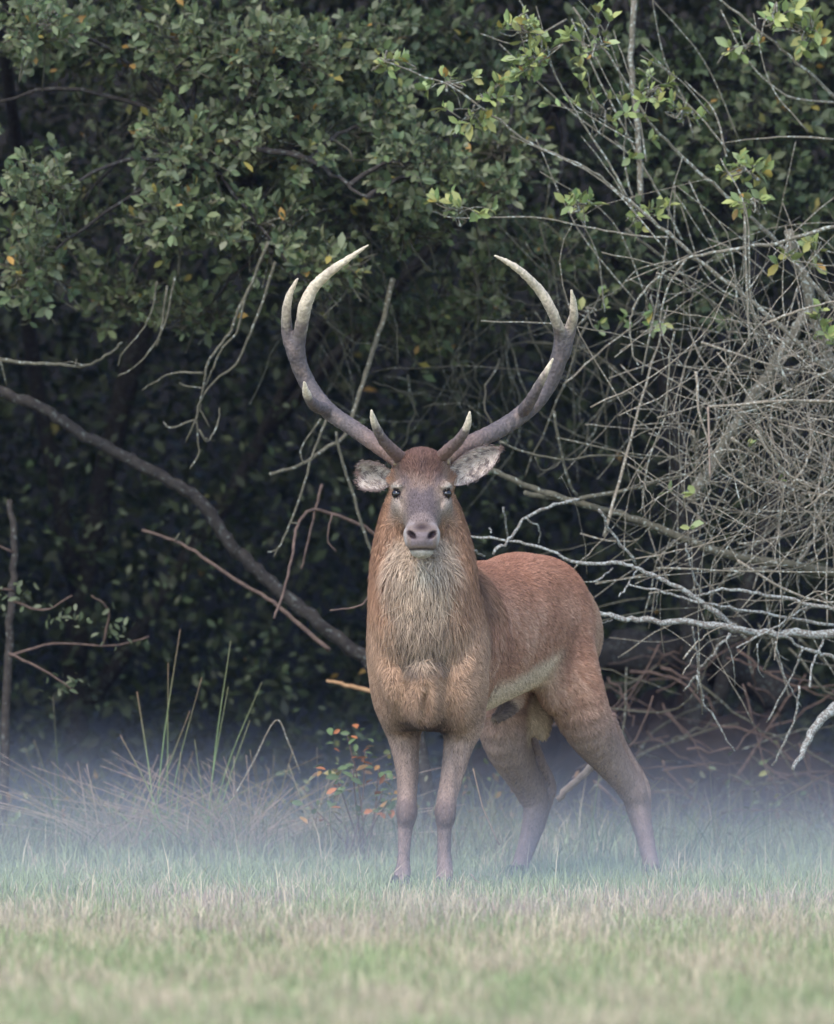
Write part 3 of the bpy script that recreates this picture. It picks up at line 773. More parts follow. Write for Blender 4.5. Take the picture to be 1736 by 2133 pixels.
# ------------------------------------------------------------------ implicit surfaces for the stag
class Field:
    def __init__(s, lo, hi, h):
        s.lo = np.asarray(lo, float); s.h = h
        s.n = np.ceil((np.asarray(hi) - s.lo) / h).astype(int) + 1
        s.d = np.full(s.n, 1.0, np.float32)
    def region(s, lo, hi):
        a = np.clip(np.floor((lo - s.lo) / s.h).astype(int), 0, s.n - 1)
        b = np.clip(np.ceil((hi - s.lo) / s.h).astype(int) + 1, 1, s.n)
        return tuple(slice(i, j) for i, j in zip(a, b))
    def axes(s, r):
        return [(s.lo[k] + s.h * np.arange(r[k].start, r[k].stop)).astype(np.float32) for k in range(3)]
    def smin(s, r, di, k):
        a = s.d[r]
        hh = np.clip(0.5 + 0.5 * (di - a) / k, 0, 1)
        s.d[r] = di * (1 - hh) + a * hh - k * hh * (1 - hh)
    def sub(s, r, di, k):
        a = s.d[r]; b = -di
        hh = np.clip(0.5 - 0.5 * (b - a) / k, 0, 1)
        s.d[r] = b * (1 - hh) + a * hh + k * hh * (1 - hh)
    def loft(s, pts, rx, rz, side, k=0.03, n=4, pw=2.0):
        """pts polyline, rx half width along side, rz half width along the third axis"""
        D = np.hstack([np.asarray(pts, float), np.asarray(rx, float)[:, None], np.asarray(rz, float)[:, None]])
        D = catmull(D, n)
        P, RX, RZ = D[:, :3], D[:, 3], D[:, 4]
        m = max(RX.max(), RZ.max()) + k + 2 * s.h
        R = s.region(P.min(0) - m, P.max(0) + m)
        tmp = np.full([x.stop - x.start for x in R], 1.0, np.float32)
        for i in range(len(P) - 1):
            a, b = P[i], P[i + 1]
            mm = max(RX[i], RX[i + 1], RZ[i], RZ[i + 1]) + k + 2 * s.h
            r = s.region(np.minimum(a, b) - mm, np.maximum(a, b) + mm)
            x, y, z = s.axes(r)
            X, Y, Z = x[:, None, None] - a[0], y[None, :, None] - a[1], z[None, None, :] - a[2]
            ab = b - a; L2 = float(ab @ ab); dr = ab / math.sqrt(L2)
            t = np.clip((X * ab[0] + Y * ab[1] + Z * ab[2]) / L2, 0, 1)
            sd = np.asarray(side, float); sd = sd - dr * (sd @ dr); sd /= np.linalg.norm(sd)
            up = np.cross(dr, sd)
            qx, qy, qz = X - t * ab[0], Y - t * ab[1], Z - t * ab[2]
            ex = RX[i] + (RX[i + 1] - RX[i]) * t; ez = RZ[i] + (RZ[i + 1] - RZ[i]) * t
            A = np.abs(qx * sd[0] + qy * sd[1] + qz * sd[2]) / ex
            B = np.abs(qx * up[0] + qy * up[1] + qz * up[2]) / ez
            Cc = (qx * dr[0] + qy * dr[1] + qz * dr[2]) / (0.5 * (ex + ez))
            if pw == 2.0: q = np.sqrt(A * A + B * B + Cc * Cc)
            else: q = (A ** pw + B ** pw + np.abs(Cc) ** pw) ** (1 / pw)
            di = (q - 1) * np.minimum(ex, ez)
            lr = tuple(slice(p.start - q2.start, p.stop - q2.start) for p, q2 in zip(r, R))
            tmp[lr] = np.minimum(tmp[lr], di)
        s.smin(R, tmp, k)
    def blob(s, c, rad, k=0.03, rot=None, sub=False):
        c = np.asarray(c, float); rad = np.asarray(rad, float) * np.ones(3)
        m = rad.max() + k + 2 * s.h
        r = s.region(c - m, c + m)
        x, y, z = s.axes(r)
        X, Y, Z = x[:, None, None] - c[0], y[None, :, None] - c[1], z[None, None, :] - c[2]
        if rot is not None:
            Rm = np.asarray(rot)
            X, Y, Z = (X * Rm[0, i] + Y * Rm[1, i] + Z * Rm[2, i] for i in range(3))
        di = (np.sqrt((X / rad[0]) ** 2 + (Y / rad[1]) ** 2 + (Z / rad[2]) ** 2) - 1) * rad.min()
        (s.sub if sub else s.smin)(r, di, k)
    def surface(s):
        """naive surface nets"""
        d = s.d; ins = d < 0
        nx, ny, nz = d.shape
        c = np.zeros((nx - 1, ny - 1, nz - 1), np.int8)
        for i in (0, 1):
            for j in (0, 1):
                for k in (0, 1):
                    c += ins[i:nx - 1 + i, j:ny - 1 + j, k:nz - 1 + k]
        I, J, Kk = np.nonzero((c > 0) & (c < 8))
        idx = np.full(c.shape, -1, np.int32); idx[I, J, Kk] = np.arange(len(I))
        acc = np.zeros((len(I), 3)); cnt = np.zeros(len(I))
        corners = [(i, j, k) for i in (0, 1) for j in (0, 1) for k in (0, 1)]
        for a in corners:
            for ax in range(3):
                if a[ax] == 1: continue
                b = list(a); b[ax] = 1
                da = d[I + a[0], J + a[1], Kk + a[2]]; db = d[I + b[0], J + b[1], Kk + b[2]]
                m = (da < 0) != (db < 0)
                t = np.where(m, da / np.where(m, da - db, 1), 0)
                for q in range(3):
                    acc[:, q] += np.where(m, a[q] + (t if q == ax else 0), 0)
                cnt += m
        V = s.lo + s.h * (np.stack([I, J, Kk], -1) + acc / cnt[:, None])
        quads = []
        for ax in range(3):
            sl0 = [slice(None)] * 3; sl1 = [slice(None)] * 3
            sl0[ax] = slice(0, -1); sl1[ax] = slice(1, None)
            A, B = ins[tuple(sl0)], ins[tuple(sl1)]
            e = np.stack(np.nonzero(A != B), -1)
            o1, o2 = [q for q in range(3) if q != ax]
            e = e[(e[:, o1] > 0) & (e[:, o2] > 0) & (e[:, o1] < s.n[o1] - 1) & (e[:, o2] < s.n[o2] - 1)]
            fl = A[tuple(e.T)]
            def g(d1, d2):
                f = e.copy(); f[:, o1] += d1; f[:, o2] += d2
                return idx[tuple(f.T)]
            q = np.stack([g(-1, -1), g(0, -1), g(0, 0), g(-1, 0)], -1)
            flip = fl if ax != 1 else ~fl
            q[~flip] = q[~flip][:, ::-1]
            quads.append(q)
        return V, np.vstack(quads)

def vnormals(V, Q):
    n = np.zeros_like(V)
    fn = np.cross(V[Q[:, 2]] - V[Q[:, 0]], V[Q[:, 3]] - V[Q[:, 1]])
    for k in range(4):
        for a in range(3):
            n[:, a] += np.bincount(Q[:, k], fn[:, a], len(V))
    return unit(n)

# ------------------------------------------------------------------ stag body
YC = 40.0
ANG = math.radians(22)
FWD = np.array([-math.sin(ANG), -math.cos(ANG), 0.0])
LEFT = np.array([math.cos(ANG), -math.sin(ANG), 0.0])
SX = np.array([1.0, 0, 0])
F = Field((-0.27, 39.38, -0.03), (0.96, 41.82, 1.68), 0.0062)
# trunk
F.loft([W(884, 1420, 39.86), W(900, 1345, 40.1), W(965, 1330, 40.45), W(1055, 1308, 40.85), W(1122, 1297, 41.2), W(1163, 1322, 41.45), W(1178, 1345, 41.58)],
       [0.15, 0.195, 0.215, 0.205, 0.195, 0.165, 0.09], [0.16, 0.285, 0.285, 0.25, 0.232, 0.19, 0.11], LEFT, 0.05)
F.blob(W(1075, 1208, 41.0), (0.13, 0.22, 0.085), 0.08)      # loin / croup top
F.blob(W(1125, 1218, 41.22), (0.12, 0.14, 0.085), 0.07)
# shoulders
F.blob(W(818, 1380, 40.13), (0.088, 0.17, 0.19), 0.06)
F.blob(W(830, 1450, 40.08), (0.078, 0.12, 0.13), 0.05)
F.blob(W(962, 1385, 39.98), (0.085, 0.17, 0.19), 0.06)
F.blob(W(950, 1450, 39.93), (0.078, 0.12, 0.13), 0.05)
F.blob(W(884, 1440, 39.80), (0.09, 0.09, 0.12), 0.06)       # breast
F.blob(W(884, 1480, 39.95), (0.10, 0.13, 0.055), 0.05)      # brisket
for uu_ in (842, 926):
    F.blob(W(uu_, 1428, 39.742), (0.012, 0.034, 0.10), 0.09, sub=True)
F.blob(W(884, 1475, 39.735), (0.008, 0.02, 0.04), 0.04, sub=True)
# neck
F.loft([W(892, 1385, 40.02), W(884, 1275, 40.01), W(881, 1180, 39.97), W(878, 1105, 39.93), W(876, 1045, 39.90), W(877, 990, 39.87)],
       [0.185, 0.198, 0.185, 0.152, 0.118, 0.085], [0.25, 0.27, 0.24, 0.20, 0.155, 0.10], SX, 0.05)
F.blob(W(880, 1275, 39.80), (0.14, 0.11, 0.14), 0.06)       # ruff
F.blob(W(880, 1205, 39.76), (0.11, 0.09, 0.11), 0.06)
# front legs
def leg(pts, rad, k=0.03, deep=1.12):
    P = [W(u, v, y) for u, v, y in pts]
    F.loft(P, rad, np.array(rad) * deep, SX, k)
leg([(835, 1440, 40.14), (838, 1500, 40.15), (842, 1545, 40.14), (848, 1610, 40.12), (847, 1660, 40.10), (847, 1690, 40.09), (844, 1722, 40.10), (839, 1780, 40.11), (838, 1815, 40.11), (836, 1838, 40.09)],
    [0.085, 0.070, 0.054, 0.041, 0.036, 0.039, 0.031, 0.0255, 0.030, 0.027])
leg([(962, 1430, 39.98), (965, 1500, 40.0), (955, 1550, 40.0), (940, 1620, 39.98), (930, 1665, 39.96), (927, 1692, 39.95), (926, 1725, 39.97), (925, 1775, 39.99), (926, 1812, 39.99), (924, 1838, 39.97)],
    [0.088, 0.072, 0.054, 0.041, 0.037, 0.039, 0.031, 0.0255, 0.030, 0.027])
for u, v, y in ((847, 1690, 40.06), (927, 1692, 39.92)):
    F.blob(W(u, v, y), (0.029, 0.022, 0.036), 0.02)
    for q in (-1, 1):      # hollow between the cannon bone and the tendon
        F.blob(W(u - 4 + q * 17, v + 62, y + 0.05), (0.006, 0.010, 0.07), 0.015, sub=True)
        F.blob(W(u + 2 + q * 26, v - 70, y + 0.01), (0.010, 0.02, 0.06), 0.02, sub=True)
# near hind leg
leg([(1165, 1330, 41.18), (1185, 1405, 41.10), (1215, 1490, 41.12), (1252, 1555, 41.24), (1290, 1608, 41.36), (1318, 1645, 41.44), (1328, 1690, 41.44), (1342, 1740, 41.40), (1353, 1790, 41.36), (1356, 1812, 41.35), (1355, 1824, 41.32)],
    [0.12, 0.115, 0.100, 0.072, 0.054, 0.051, 0.041, 0.034, 0.030, 0.034, 0.030], 0.04, 1.35)
F.loft([W(1262, 1500, 41.36), W(1302, 1565, 41.45), W(1338, 1628, 41.51), W(1342, 1665, 41.50), W(1344, 1730, 41.42)], [0.035, 0.020, 0.021, 0.024, 0.020], [0.035, 0.02, 0.024, 0.026, 0.02], SX, 0.018)
F.blob(W(1318, 1648, 41.40), (0.036, 0.03, 0.04), 0.03)
F.blob(W(1148, 1425, 40.98), (0.05, 0.07, 0.10), 0.06)      # stifle fold
# far hind leg
leg([(1075, 1360, 41.38), (1050, 1450, 41.22), (1052, 1530, 41.20), (1082, 1600, 41.34), (1108, 1648, 41.46), (1115, 1690, 41.46), (1102, 1745, 41.40), (1085, 1795, 41.33), (1079, 1815, 41.31), (1074, 1828, 41.28)],
    [0.10, 0.112, 0.094, 0.068, 0.056, 0.047, 0.037, 0.031, 0.034, 0.030], 0.04, 1.3)
F.loft([W(1090, 1510, 41.42), W(1122, 1580, 41.50), W(1145, 1632, 41.55), W(1137, 1668, 41.53), W(1112, 1735, 41.44)], [0.035, 0.022, 0.023, 0.026, 0.022], [0.035, 0.022, 0.025, 0.027, 0.02], SX, 0.02)
F.blob(W(1104, 1655, 41.42), (0.036, 0.03, 0.04), 0.03)
# underside
F.loft([W(1104, 1440, 41.22), W(1114, 1490, 41.20), W(1130, 1530, 41.20)], [0.078, 0.066, 0.024], [0.06, 0.05, 0.022], SX, 0.02)
F.loft([W(1075, 1450, 41.0), W(1050, 1482, 40.9), W(1030, 1497, 40.82)], [0.04, 0.028, 0.016], [0.04, 0.024, 0.014], LEFT, 0.03)
# tail
F.loft([W(1180, 1290, 41.58), W(1186, 1330, 41.66), W(1188, 1380, 41.68)], [0.04, 0.035, 0.018], [0.03, 0.025, 0.015], SX, 0.02)
# head
HX = (878 - CU) * 39.7 / FPX
def H(y, z, x=0.0): return np.array([HX + x, y, z])
F.loft([H(39.885, 1.540), H(39.835, 1.505), H(39.795, 1.462), H(39.72, 1.405), H(39.63, 1.358), H(39.555, 1.328), H(39.515, 1.310)],
       [0.068, 0.084, 0.093, 0.078, 0.060, 0.056, 0.050], [0.068, 0.090, 0.096, 0.084, 0.064, 0.056, 0.046], SX, 0.03)
F.blob(H(39.83, 1.572), (0.066, 0.07, 0.042), 0.04)          # poll
ca_, sa_ = math.cos(0.7), math.sin(0.7)
for s in (-1, 1):
    F.blob(H(39.745, 1.492, s * 0.084), (0.025, 0.045, 0.017), 0.018)     # brow
    F.blob(H(39.745, 1.432, s * 0.079), (0.024, 0.05, 0.026), 0.03)       # cheek bone
    F.blob(H(39.80, 1.395, s * 0.062), (0.036, 0.07, 0.05), 0.04)          # jaw
    F.blob(H(39.530, 1.318, s * 0.043), (0.024, 0.034, 0.032), 0.02)      # nostril wing
    F.blob(H(39.535, 1.288, s * 0.030), (0.026, 0.034, 0.024), 0.02)      # upper lip
    F.blob(H(39.86, 1.560, s * 0.055), (0.034, 0.034, 0.030), 0.02)       # pedicle
    F.blob(H(39.87, 1.512, s * 0.096), (0.030, 0.035, 0.032), 0.03)       # ear base
    F.blob(H(39.713, 1.466, s * 0.110), (0.016, 0.022, 0.015), 0.008, sub=True)   # eye socket
    F.blob(H(39.486, 1.318, s * 0.037), (0.017, 0.018, 0.008), 0.006, rot=np.array([[ca_, 0, -s * sa_], [0, 1, 0], [s * sa_, 0, ca_]]), sub=True)   # nostril
    F.blob(H(39.665, 1.430, s * 0.070), (0.008, 0.03, 0.014), 0.01, sub=True)     # tear line
F.blob(H(39.490, 1.352), (0.020, 0.02, 0.010), 0.012, sub=True)       # dip above the nose pad
F.blob(H(39.545, 1.256), (0.034, 0.042, 0.021), 0.010)        # lower lip
F.blob(H(39.490, 1.266), (0.046, 0.034, 0.0035), 0.006, sub=True)     # mouth line
F.blob(H(39.61, 1.275), (0.042, 0.08, 0.034), 0.03)           # lower jaw
V, Q = F.surface()
del F
used = np.unique(Q); remap = np.full(len(V), -1); remap[used] = np.arange(len(used)); V = V[used]; Q = remap[Q]
for _ in range(2):     # light relaxation
    acc = np.zeros_like(V); cnt = np.zeros(len(V))
    for k in range(4):
        for kk in (1, 3):
            a, b = Q[:, k], Q[:, (k + kk) % 4]
            cnt += np.bincount(a, minlength=len(V))
            for q in range(3): acc[:, q] += np.bincount(a, V[b, q], len(V))
    V = V * 0.5 + 0.5 * acc / cnt[:, None]
NRM = vnormals(V, Q)
if np.sum(NRM * (V - V.mean(0))) < 0:
    Q = Q[:, ::-1].copy(); NRM = -NRM

def ss(a, b, x):
    t = np.clip((x - a) / (b - a), 0, 1); return t * t * (3 - 2 * t)
def mixc(c, col, w): return c * (1 - w[:, None]) + np.asarray(col) * w[:, None]
def coat(p, nrm):
    """coat markings and some painted shade by place on the animal"""
    x, y, z = p.T
    n1 = 0.55 * fbm(p * np.array([1, 0.6, 1]), 9, 2, 21) + 0.65 * fbm(p + 0.05 * np.stack([fbm(p, 11, 1, 24), fbm(p, 11, 1, 25), fbm(p, 11, 1, 26)], -1), 42, 3, 23); n2 = fbm(p * np.array([1, 1, 0.35]), 60, 2, 22)
    along = (p - W(900, 1345, 40.1)) @ (-FWD)
    c = np.tile(np.array([0.335, 0.172, 0.106]), (len(p), 1))
    c = mixc(c, (0.43, 0.265, 0.18), ss(-0.3, 0.9, n1) * 0.65)
    c = mixc(c, (0.20, 0.10, 0.066), ss(0.0, 1.0, -n1) * 0.6)
    c = mixc(c, (0.29, 0.130, 0.078), ss(1.02, 1.18, z + 0.05 * n1) * 0.7)
    # shoulder and chest: paler sandy
    c = mixc(c, (0.40, 0.250, 0.158), ss(0.12, -0.05, along) * ss(1.15, 1.0, z) * 0.85)
    # dark dorsal line
    # hindquarters greyer low down
    legm = ss(0.78, 0.48, z + 0.03 * n1)
    c = mixc(c, (0.285, 0.198, 0.155), legm)
    c = mixc(c, (0.235, 0.165, 0.138), ss(0.40, 0.2, z))
    # pale inner rim of the rump
    c = mixc(c, (0.42, 0.30, 0.20), ss(1.24, 1.38, along) * ss(0.75, 0.9, z) * 0.4)
    # cream belly
    torso = (along > 0.22) & (along < 1.12) & (z < 0.93) & (z > 0.60)
    zb = 0.765 + 0.12 * ss(0.25, 1.0, along)
    off = p @ LEFT - W(1000, 1350, 40.6) @ LEFT
    c = mixc(c, (0.56, 0.425, 0.305), torso * ss(zb + 0.035, zb - 0.03, z + 0.012 * n1) * ss(0.97, 0.80, along))
    # scrotum and sheath
    ds = np.linalg.norm((p - W(1117, 1497, 41.19)) / np.array([1, 1, 1.2]), axis=1)
    c = mixc(c, (0.48, 0.35, 0.24), ss(0.10, 0.075, ds))
    dh = np.linalg.norm((p - W(1048, 1488, 40.88)) / np.array([1, 1.6, 0.8]), axis=1)
    c = mixc(c, (0.13, 0.092, 0.072), ss(0.085, 0.055, dh))
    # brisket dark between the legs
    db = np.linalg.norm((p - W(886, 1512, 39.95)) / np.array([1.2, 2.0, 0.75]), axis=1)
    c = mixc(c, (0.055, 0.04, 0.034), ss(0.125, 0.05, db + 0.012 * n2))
    # neck
    nk = ss(0.95, 1.06, z) * (y < 40.35)
    front = ss(39.92, 39.80, y) 
    xc = np.abs(x - HX)
    c = mixc(c, (0.31, 0.170, 0.098), nk * 0.8 * (along < 0.25))
    lim = 0.05 + 0.10 * ss(0.78, 1.02, z)
    grey = ss(lim, lim * 0.45, xc + 0.02 * n1) * ss(39.98, 39.85, y) * ss(0.78, 0.86, z + 0.02 * n2) * ss(1.36, 1.28, z)
    c = mixc(c, np.array([0.255, 0.185, 0.130]) + np.array([0.11, 0.085, 0.06]) * ss(0.95, 1.15, z)[:, None], grey * 0.95)
    c = mixc(c, (0.165, 0.115, 0.082), grey * ss(-0.2, 0.8, n2) * ss(1.18, 0.98, z) * 0.9)
    # dark edge where the ruff ends
    ed = np.exp(-((z - 0.845 - 0.9 * xc) / 0.05) ** 2) * ss(0.11, 0.04, xc) * (y < 39.95) * ss(-0.7, 0.5, n2)
    c = mixc(c, (0.13, 0.092, 0.072), ed * 0.75)
    # shade painted on the stag's left neck side, behind the mane
    neck_shade = np.exp(-((along - 0.10) / 0.06) ** 2) * ss(0.98, 1.06, z) * (off > -0.1)
    c = mixc(c, (0.17, 0.105, 0.075), neck_shade * 0.6)
    # head
    hx = np.abs(x - HX)
    w1 = ss(1.335, 1.40, z + 0.01 * n1) * ss(39.90, 39.82, y + 0.35 * np.clip(hx - 0.09, 0, 1))
    w2 = ss(39.70, 39.655, y) * ss(1.20, 1.23, z)
    w3 = ss(1.44, 1.48, z) * (y < 40.0)
    hd = np.clip(np.maximum(np.maximum(w1, w2), w3), 0, 1)
    zn = z + 0.010 * n1 + 0.006 * n2
    face = np.tile(np.array([0.32, 0.225, 0.165]), (len(p), 1))
    face = mixc(face, (0.30, 0.155, 0.09), ss(39.76, 39.86, y) * ss(0.06, 0.10, hx))
    face = mixc(face, (0.135, 0.102, 0.098), ss(0.085, 0.035, hx + 0.008 * n1) * ss(1.535, 1.47, zn) * ss(1.34, 1.365, z))
    face = mixc(face, (0.150, 0.080, 0.060), ss(0.105, 0.06, hx + 0.01 * n1) * ss(1.475, 1.555, zn + 0.05 * hx) * 0.95)
    face = mixc(face, (0.135, 0.10, 0.095), np.exp(-(((hx - 0.060) / 0.020) ** 2 + ((z - 1.508) / 0.024) ** 2)) * 0.8)
    face = mixc(face, (0.12, 0.075, 0.065), np.exp(-((hx / 0.016) ** 2 + ((z - 1.56) / 0.03) ** 2)) * 0.6)
    face = mixc(face, (0.44, 0.365, 0.295), np.exp(-(((hx - 0.096) / 0.020) ** 2 + ((z - 1.491) / 0.011) ** 2)) * 0.95)
    face = mixc(face, (0.40, 0.32, 0.265), np.exp(-(((hx - 0.088) / 0.018) ** 2 + ((z - 1.428) / 0.026) ** 2)) * 0.85)
    face = mixc(face, (0.10, 0.07, 0.06), np.exp(-(((hx - 0.076) / 0.010) ** 2 + ((z - 1.447) / 0.009) ** 2)) * 0.7)
    face = mixc(face, (0.05, 0.035, 0.03), ss(0.027, 0.020, np.linalg.norm(np.stack([hx - 0.097, (y - 39.715) * 0.7, z - 1.466], -1), axis=1)))
    face = mixc(face, (0.23, 0.175, 0.135), np.exp(-(((hx - 0.068) / 0.02) ** 2 + ((z - 1.375) / 0.03) ** 2)) * 0.7)
    # muzzle
    mz = ss(39.60, 39.545, y)
    face = mixc(face, (0.25, 0.185, 0.16), mz * 0.8)
    face = mixc(face, (0.42, 0.36, 0.32), mz * ss(0.050, 0.060, hx) * ss(1.35, 1.335, z) * 0.8)
    face = mixc(face, (0.36, 0.29, 0.26), mz * np.exp(-(((z - 1.362 + 3.0 * hx * hx) / 0.008) ** 2)) * ss(0.02, 0.035, hx) * 0.7)
    face = mixc(face, (0.055, 0.036, 0.034), np.exp(-((hx / 0.032) ** 2 + ((z - 1.345) / 0.016) ** 2)) * mz)
    face = mixc(face, (0.225, 0.172, 0.170), ss(0.046, 0.034, hx) * ss(1.332, 1.322, z) * ss(1.272, 1.284, z) * ss(39.545, 39.52, y))
    dn = np.sqrt((((hx - 0.037) * ca_ + (z - 1.318) * sa_) / 0.016) ** 2 + ((-(hx - 0.037) * sa_ + (z - 1.318) * ca_) / 0.009) ** 2)
    face = mixc(face, (0.035, 0.022, 0.022), ss(1.7, 1.0, dn) * (y < 39.55))
    face = mixc(face, (0.05, 0.038, 0.034), np.exp(-((z - 1.266 + 1.5 * hx * hx) / 0.0045) ** 2) * (y < 39.58) * (hx < 0.05))
    face = mixc(face, (0.50, 0.44, 0.38), ss(1.263, 1.256, z) * (y < 39.62) * 0.9)
    face = face * np.where(z < 1.30, 0.9, 0.8)[:, None]
    c = c * (1 - hd[:, None]) + face * hd[:, None]
    c = mixc(c, (0.47, 0.39, 0.28), np.exp(-(((x - HX + 0.004) / 0.018) ** 2 + ((z - 1.205) / 0.03) ** 2)) * (y < 39.8) * 0.9)
    low = ss(0.86, 0.70, z) * (y < 40.3) * ss(0.58, 0.66, z)  # lower chest shade painted into the coat
    c = mixc(c, (0.20, 0.12, 0.08), low * ss(-0.5, 0.6, n1 + 0.5 * n2) * 0.7)
    # front knees and hock patches
    for q in (W(847, 1692, 40.06), W(927, 1694, 39.92)):
        dq = np.linalg.norm(p - q, axis=1)
        c = mixc(c, (0.12, 0.085, 0.075), ss(0.07, 0.03, dq) * 0.7)
    return np.clip(c * (1 + 0.07 * n1 + 0.06 * n2)[:, None], 0.01, 0.8)

stag = thing('red_deer', (0.05, 40.2, 0.0), 'red stag with wide antlers standing in the grass facing the camera', 'deer')
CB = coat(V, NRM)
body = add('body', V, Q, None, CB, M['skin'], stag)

# fur: short hairs lying along the coat, longer on neck and chest
tri = np.vstack([Q[:, [0, 1, 2]], Q[:, [0, 2, 3]]])
ar = 0.5 * np.linalg.norm(np.cross(V[tri[:, 1]] - V[tri[:, 0]], V[tri[:, 2]] - V[tri[:, 0]]), axis=1)
cen = V[tri].mean(1)
wgt = ar * np.where(cen[:, 1] < 40.35, 1.5, 0.8) * np.where(NRM[tri[:, 0], 1] < 0.45, 1, 0.35)
ti = rng.choice(len(tri), 160000, p=wgt / wgt.sum())
r1 = np.sqrt(rng.random(len(ti)))[:, None]; r2 = rng.random(len(ti))[:, None]
Pf = V[tri[ti, 0]] * (1 - r1) + V[tri[ti, 1]] * r1 * (1 - r2) + V[tri[ti, 2]] * r1 * r2
Nf = unit(NRM[tri[ti, 0]] * (1 - r1) + NRM[tri[ti, 1]] * r1 * (1 - r2) + NRM[tri[ti, 2]] * r1 * r2)
ok = ~((Pf[:, 1] < 39.56) & (Pf[:, 2] > 1.25) & (Pf[:, 2] < 1.36))          # bare nose
for s in (-1, 1):
    ok &= np.linalg.norm(Pf - H(39.716, 1.468, s * 0.104), axis=1) > 0.024    # eyes stay clear
Pf, Nf = Pf[ok], Nf[ok]
x, y, z = Pf.T
alongf = (Pf - W(900, 1345, 40.1)) @ (-FWD)
head = np.clip(np.maximum(np.maximum(ss(1.335, 1.40, z) * ss(39.90, 39.82, y), ss(39.70, 39.655, y) * ss(1.20, 1.23, z)), ss(1.44, 1.48, z) * (y < 40.0)), 0, 1)
neck = (y < 40.3) * ss(0.80, 0.95, z) * (alongf < 0.3) * (1 - head)
legs = ss(0.62, 0.5, z)
flow = np.tile(np.array([0.30, 0.75, -0.55]), (len(Pf), 1))
flow = flow * (1 - neck[:, None]) + neck[:, None] * np.array([0, 0.12, -1.0])
flow = flow * (1 - legs[:, None]) + legs[:, None] * np.array([0, 0.05, -1.0])
flow = flow * (1 - head[:, None]) + head[:, None] * np.array([0, 0.8, 0.55])
ruff0 = neck * ss(0.22, 0.10, np.abs(x - HX)) * (y < 39.98)
flow = flow + rng.normal(size=flow.shape) * np.where(neck > 0, 0.22, 0.25)[:, None]
for q in range(3):      # hairs lie together in small locks
    flow[:, q] += (0.16 + 0.22 * ruff0) * fbm(Pf * np.array([1, 1, 0.5]), 95, 2, 101 + q)
flow = unit(flow - Nf * np.sum(flow * Nf, 1, keepdims=True))
ruff = ss(0.78, 0.88, z) * (1 - head) * ss(0.20, 0.10, np.abs(x - HX)) * ss(1.3, 1.2, z) * (y < 39.95)
fore = head * ss(1.49, 1.53, z)
ln = 0.022 + 0.016 * neck + 0.042 * ruff - 0.010 * legs - 0.012 * head + 0.014 * fore
ln = ln * rng.uniform(0.7, 1.3, len(ln))
tilt = 0.32 + 0.12 * neck - 0.06 * legs + 0.18 * fore
wid = 0.0012 + 0.0006 * neck
Df = unit(flow + Nf * tilt[:, None]); D2 = unit(flow + Nf * (tilt * 0.25)[:, None] + np.array([0, 0, -0.25]) * ruff[:, None])
Sf = unit(np.cross(Df, Nf)) * wid[:, None]
mid = Pf + Df * (ln * 0.55)[:, None]; tip = mid + D2 * (ln * 0.5)[:, None]
root_ = Pf - Nf * 0.001
Vf = np.stack([root_ - Sf, root_ + Sf, mid + Sf * 0.8, mid - Sf * 0.8, tip], 1).reshape(-1, 3)
k5 = (np.arange(len(Pf)) * 5)[:, None]
Cf = coat(Pf, Nf) * (rng.normal(1.0, 0.24, (len(Pf), 1)) + 0.16 * fbm(Pf * np.array([1, 1, 0.3]), 110, 2, 97)[:, None] + ruff[:, None] * (rng.normal(0, 0.12, (len(Pf), 1)) + 0.30 * fbm(Pf * np.array([1, 1, 0.22]), 130, 2, 96)[:, None]))
Cf = np.clip(Cf, 0.01, 0.85)
Cf = np.stack([Cf * 0.9, Cf * 0.9, Cf, Cf, Cf * 1.12], 1).reshape(-1, 3)
add('fur', Vf, k5 + np.array([[0, 1, 2, 3]]), k5 + np.array([[3, 2, 4]]), Cf, M['fur'], stag, kind='stuff')
print('stag body', len(V), time.time() - T0)

# eyes
m, nt_, N_, L_, B_ = new_mat('eye_dark')
B_.inputs['Base Color'].default_value = (0.012, 0.008, 0.007, 1); B_.inputs['Roughness'].default_value = 0.08
M['eye'] = m
def sphere(c, r, nu=14, nv=9):
    th = np.linspace(0, np.pi, nv)[1:-1]; ph = np.linspace(0, 2 * np.pi, nu, endpoint=False)
    Vs = [[0, 0, 1]] + [[math.sin(a) * math.cos(b), math.sin(a) * math.sin(b), math.cos(a)] for a in th for b in ph] + [[0, 0, -1]]
    Vs = np.array(Vs) * np.asarray(r) + np.asarray(c)
    Qs = []; Ts = []
    for i in range(nv - 3):
        for j in range(nu):
            Qs.append([1 + i * nu + j, 1 + (i + 1) * nu + j, 1 + (i + 1) * nu + (j + 1) % nu, 1 + i * nu + (j + 1) % nu])
    for j in range(nu):
        Ts.append([0, 1 + j, 1 + (j + 1) % nu])
        Ts.append([len(Vs) - 1, 1 + (nv - 3) * nu + (j + 1) % nu, 1 + (nv - 3) * nu + j])
    return Vs, np.array(Qs), np.array(Ts)
for s in (-1, 1):
    Vs, Qs, Ts = sphere(H(39.733, 1.466, s * 0.0905), (0.0195, 0.0235, 0.0185))
    add('eye', Vs, Qs, Ts, None, M['eye'], stag)

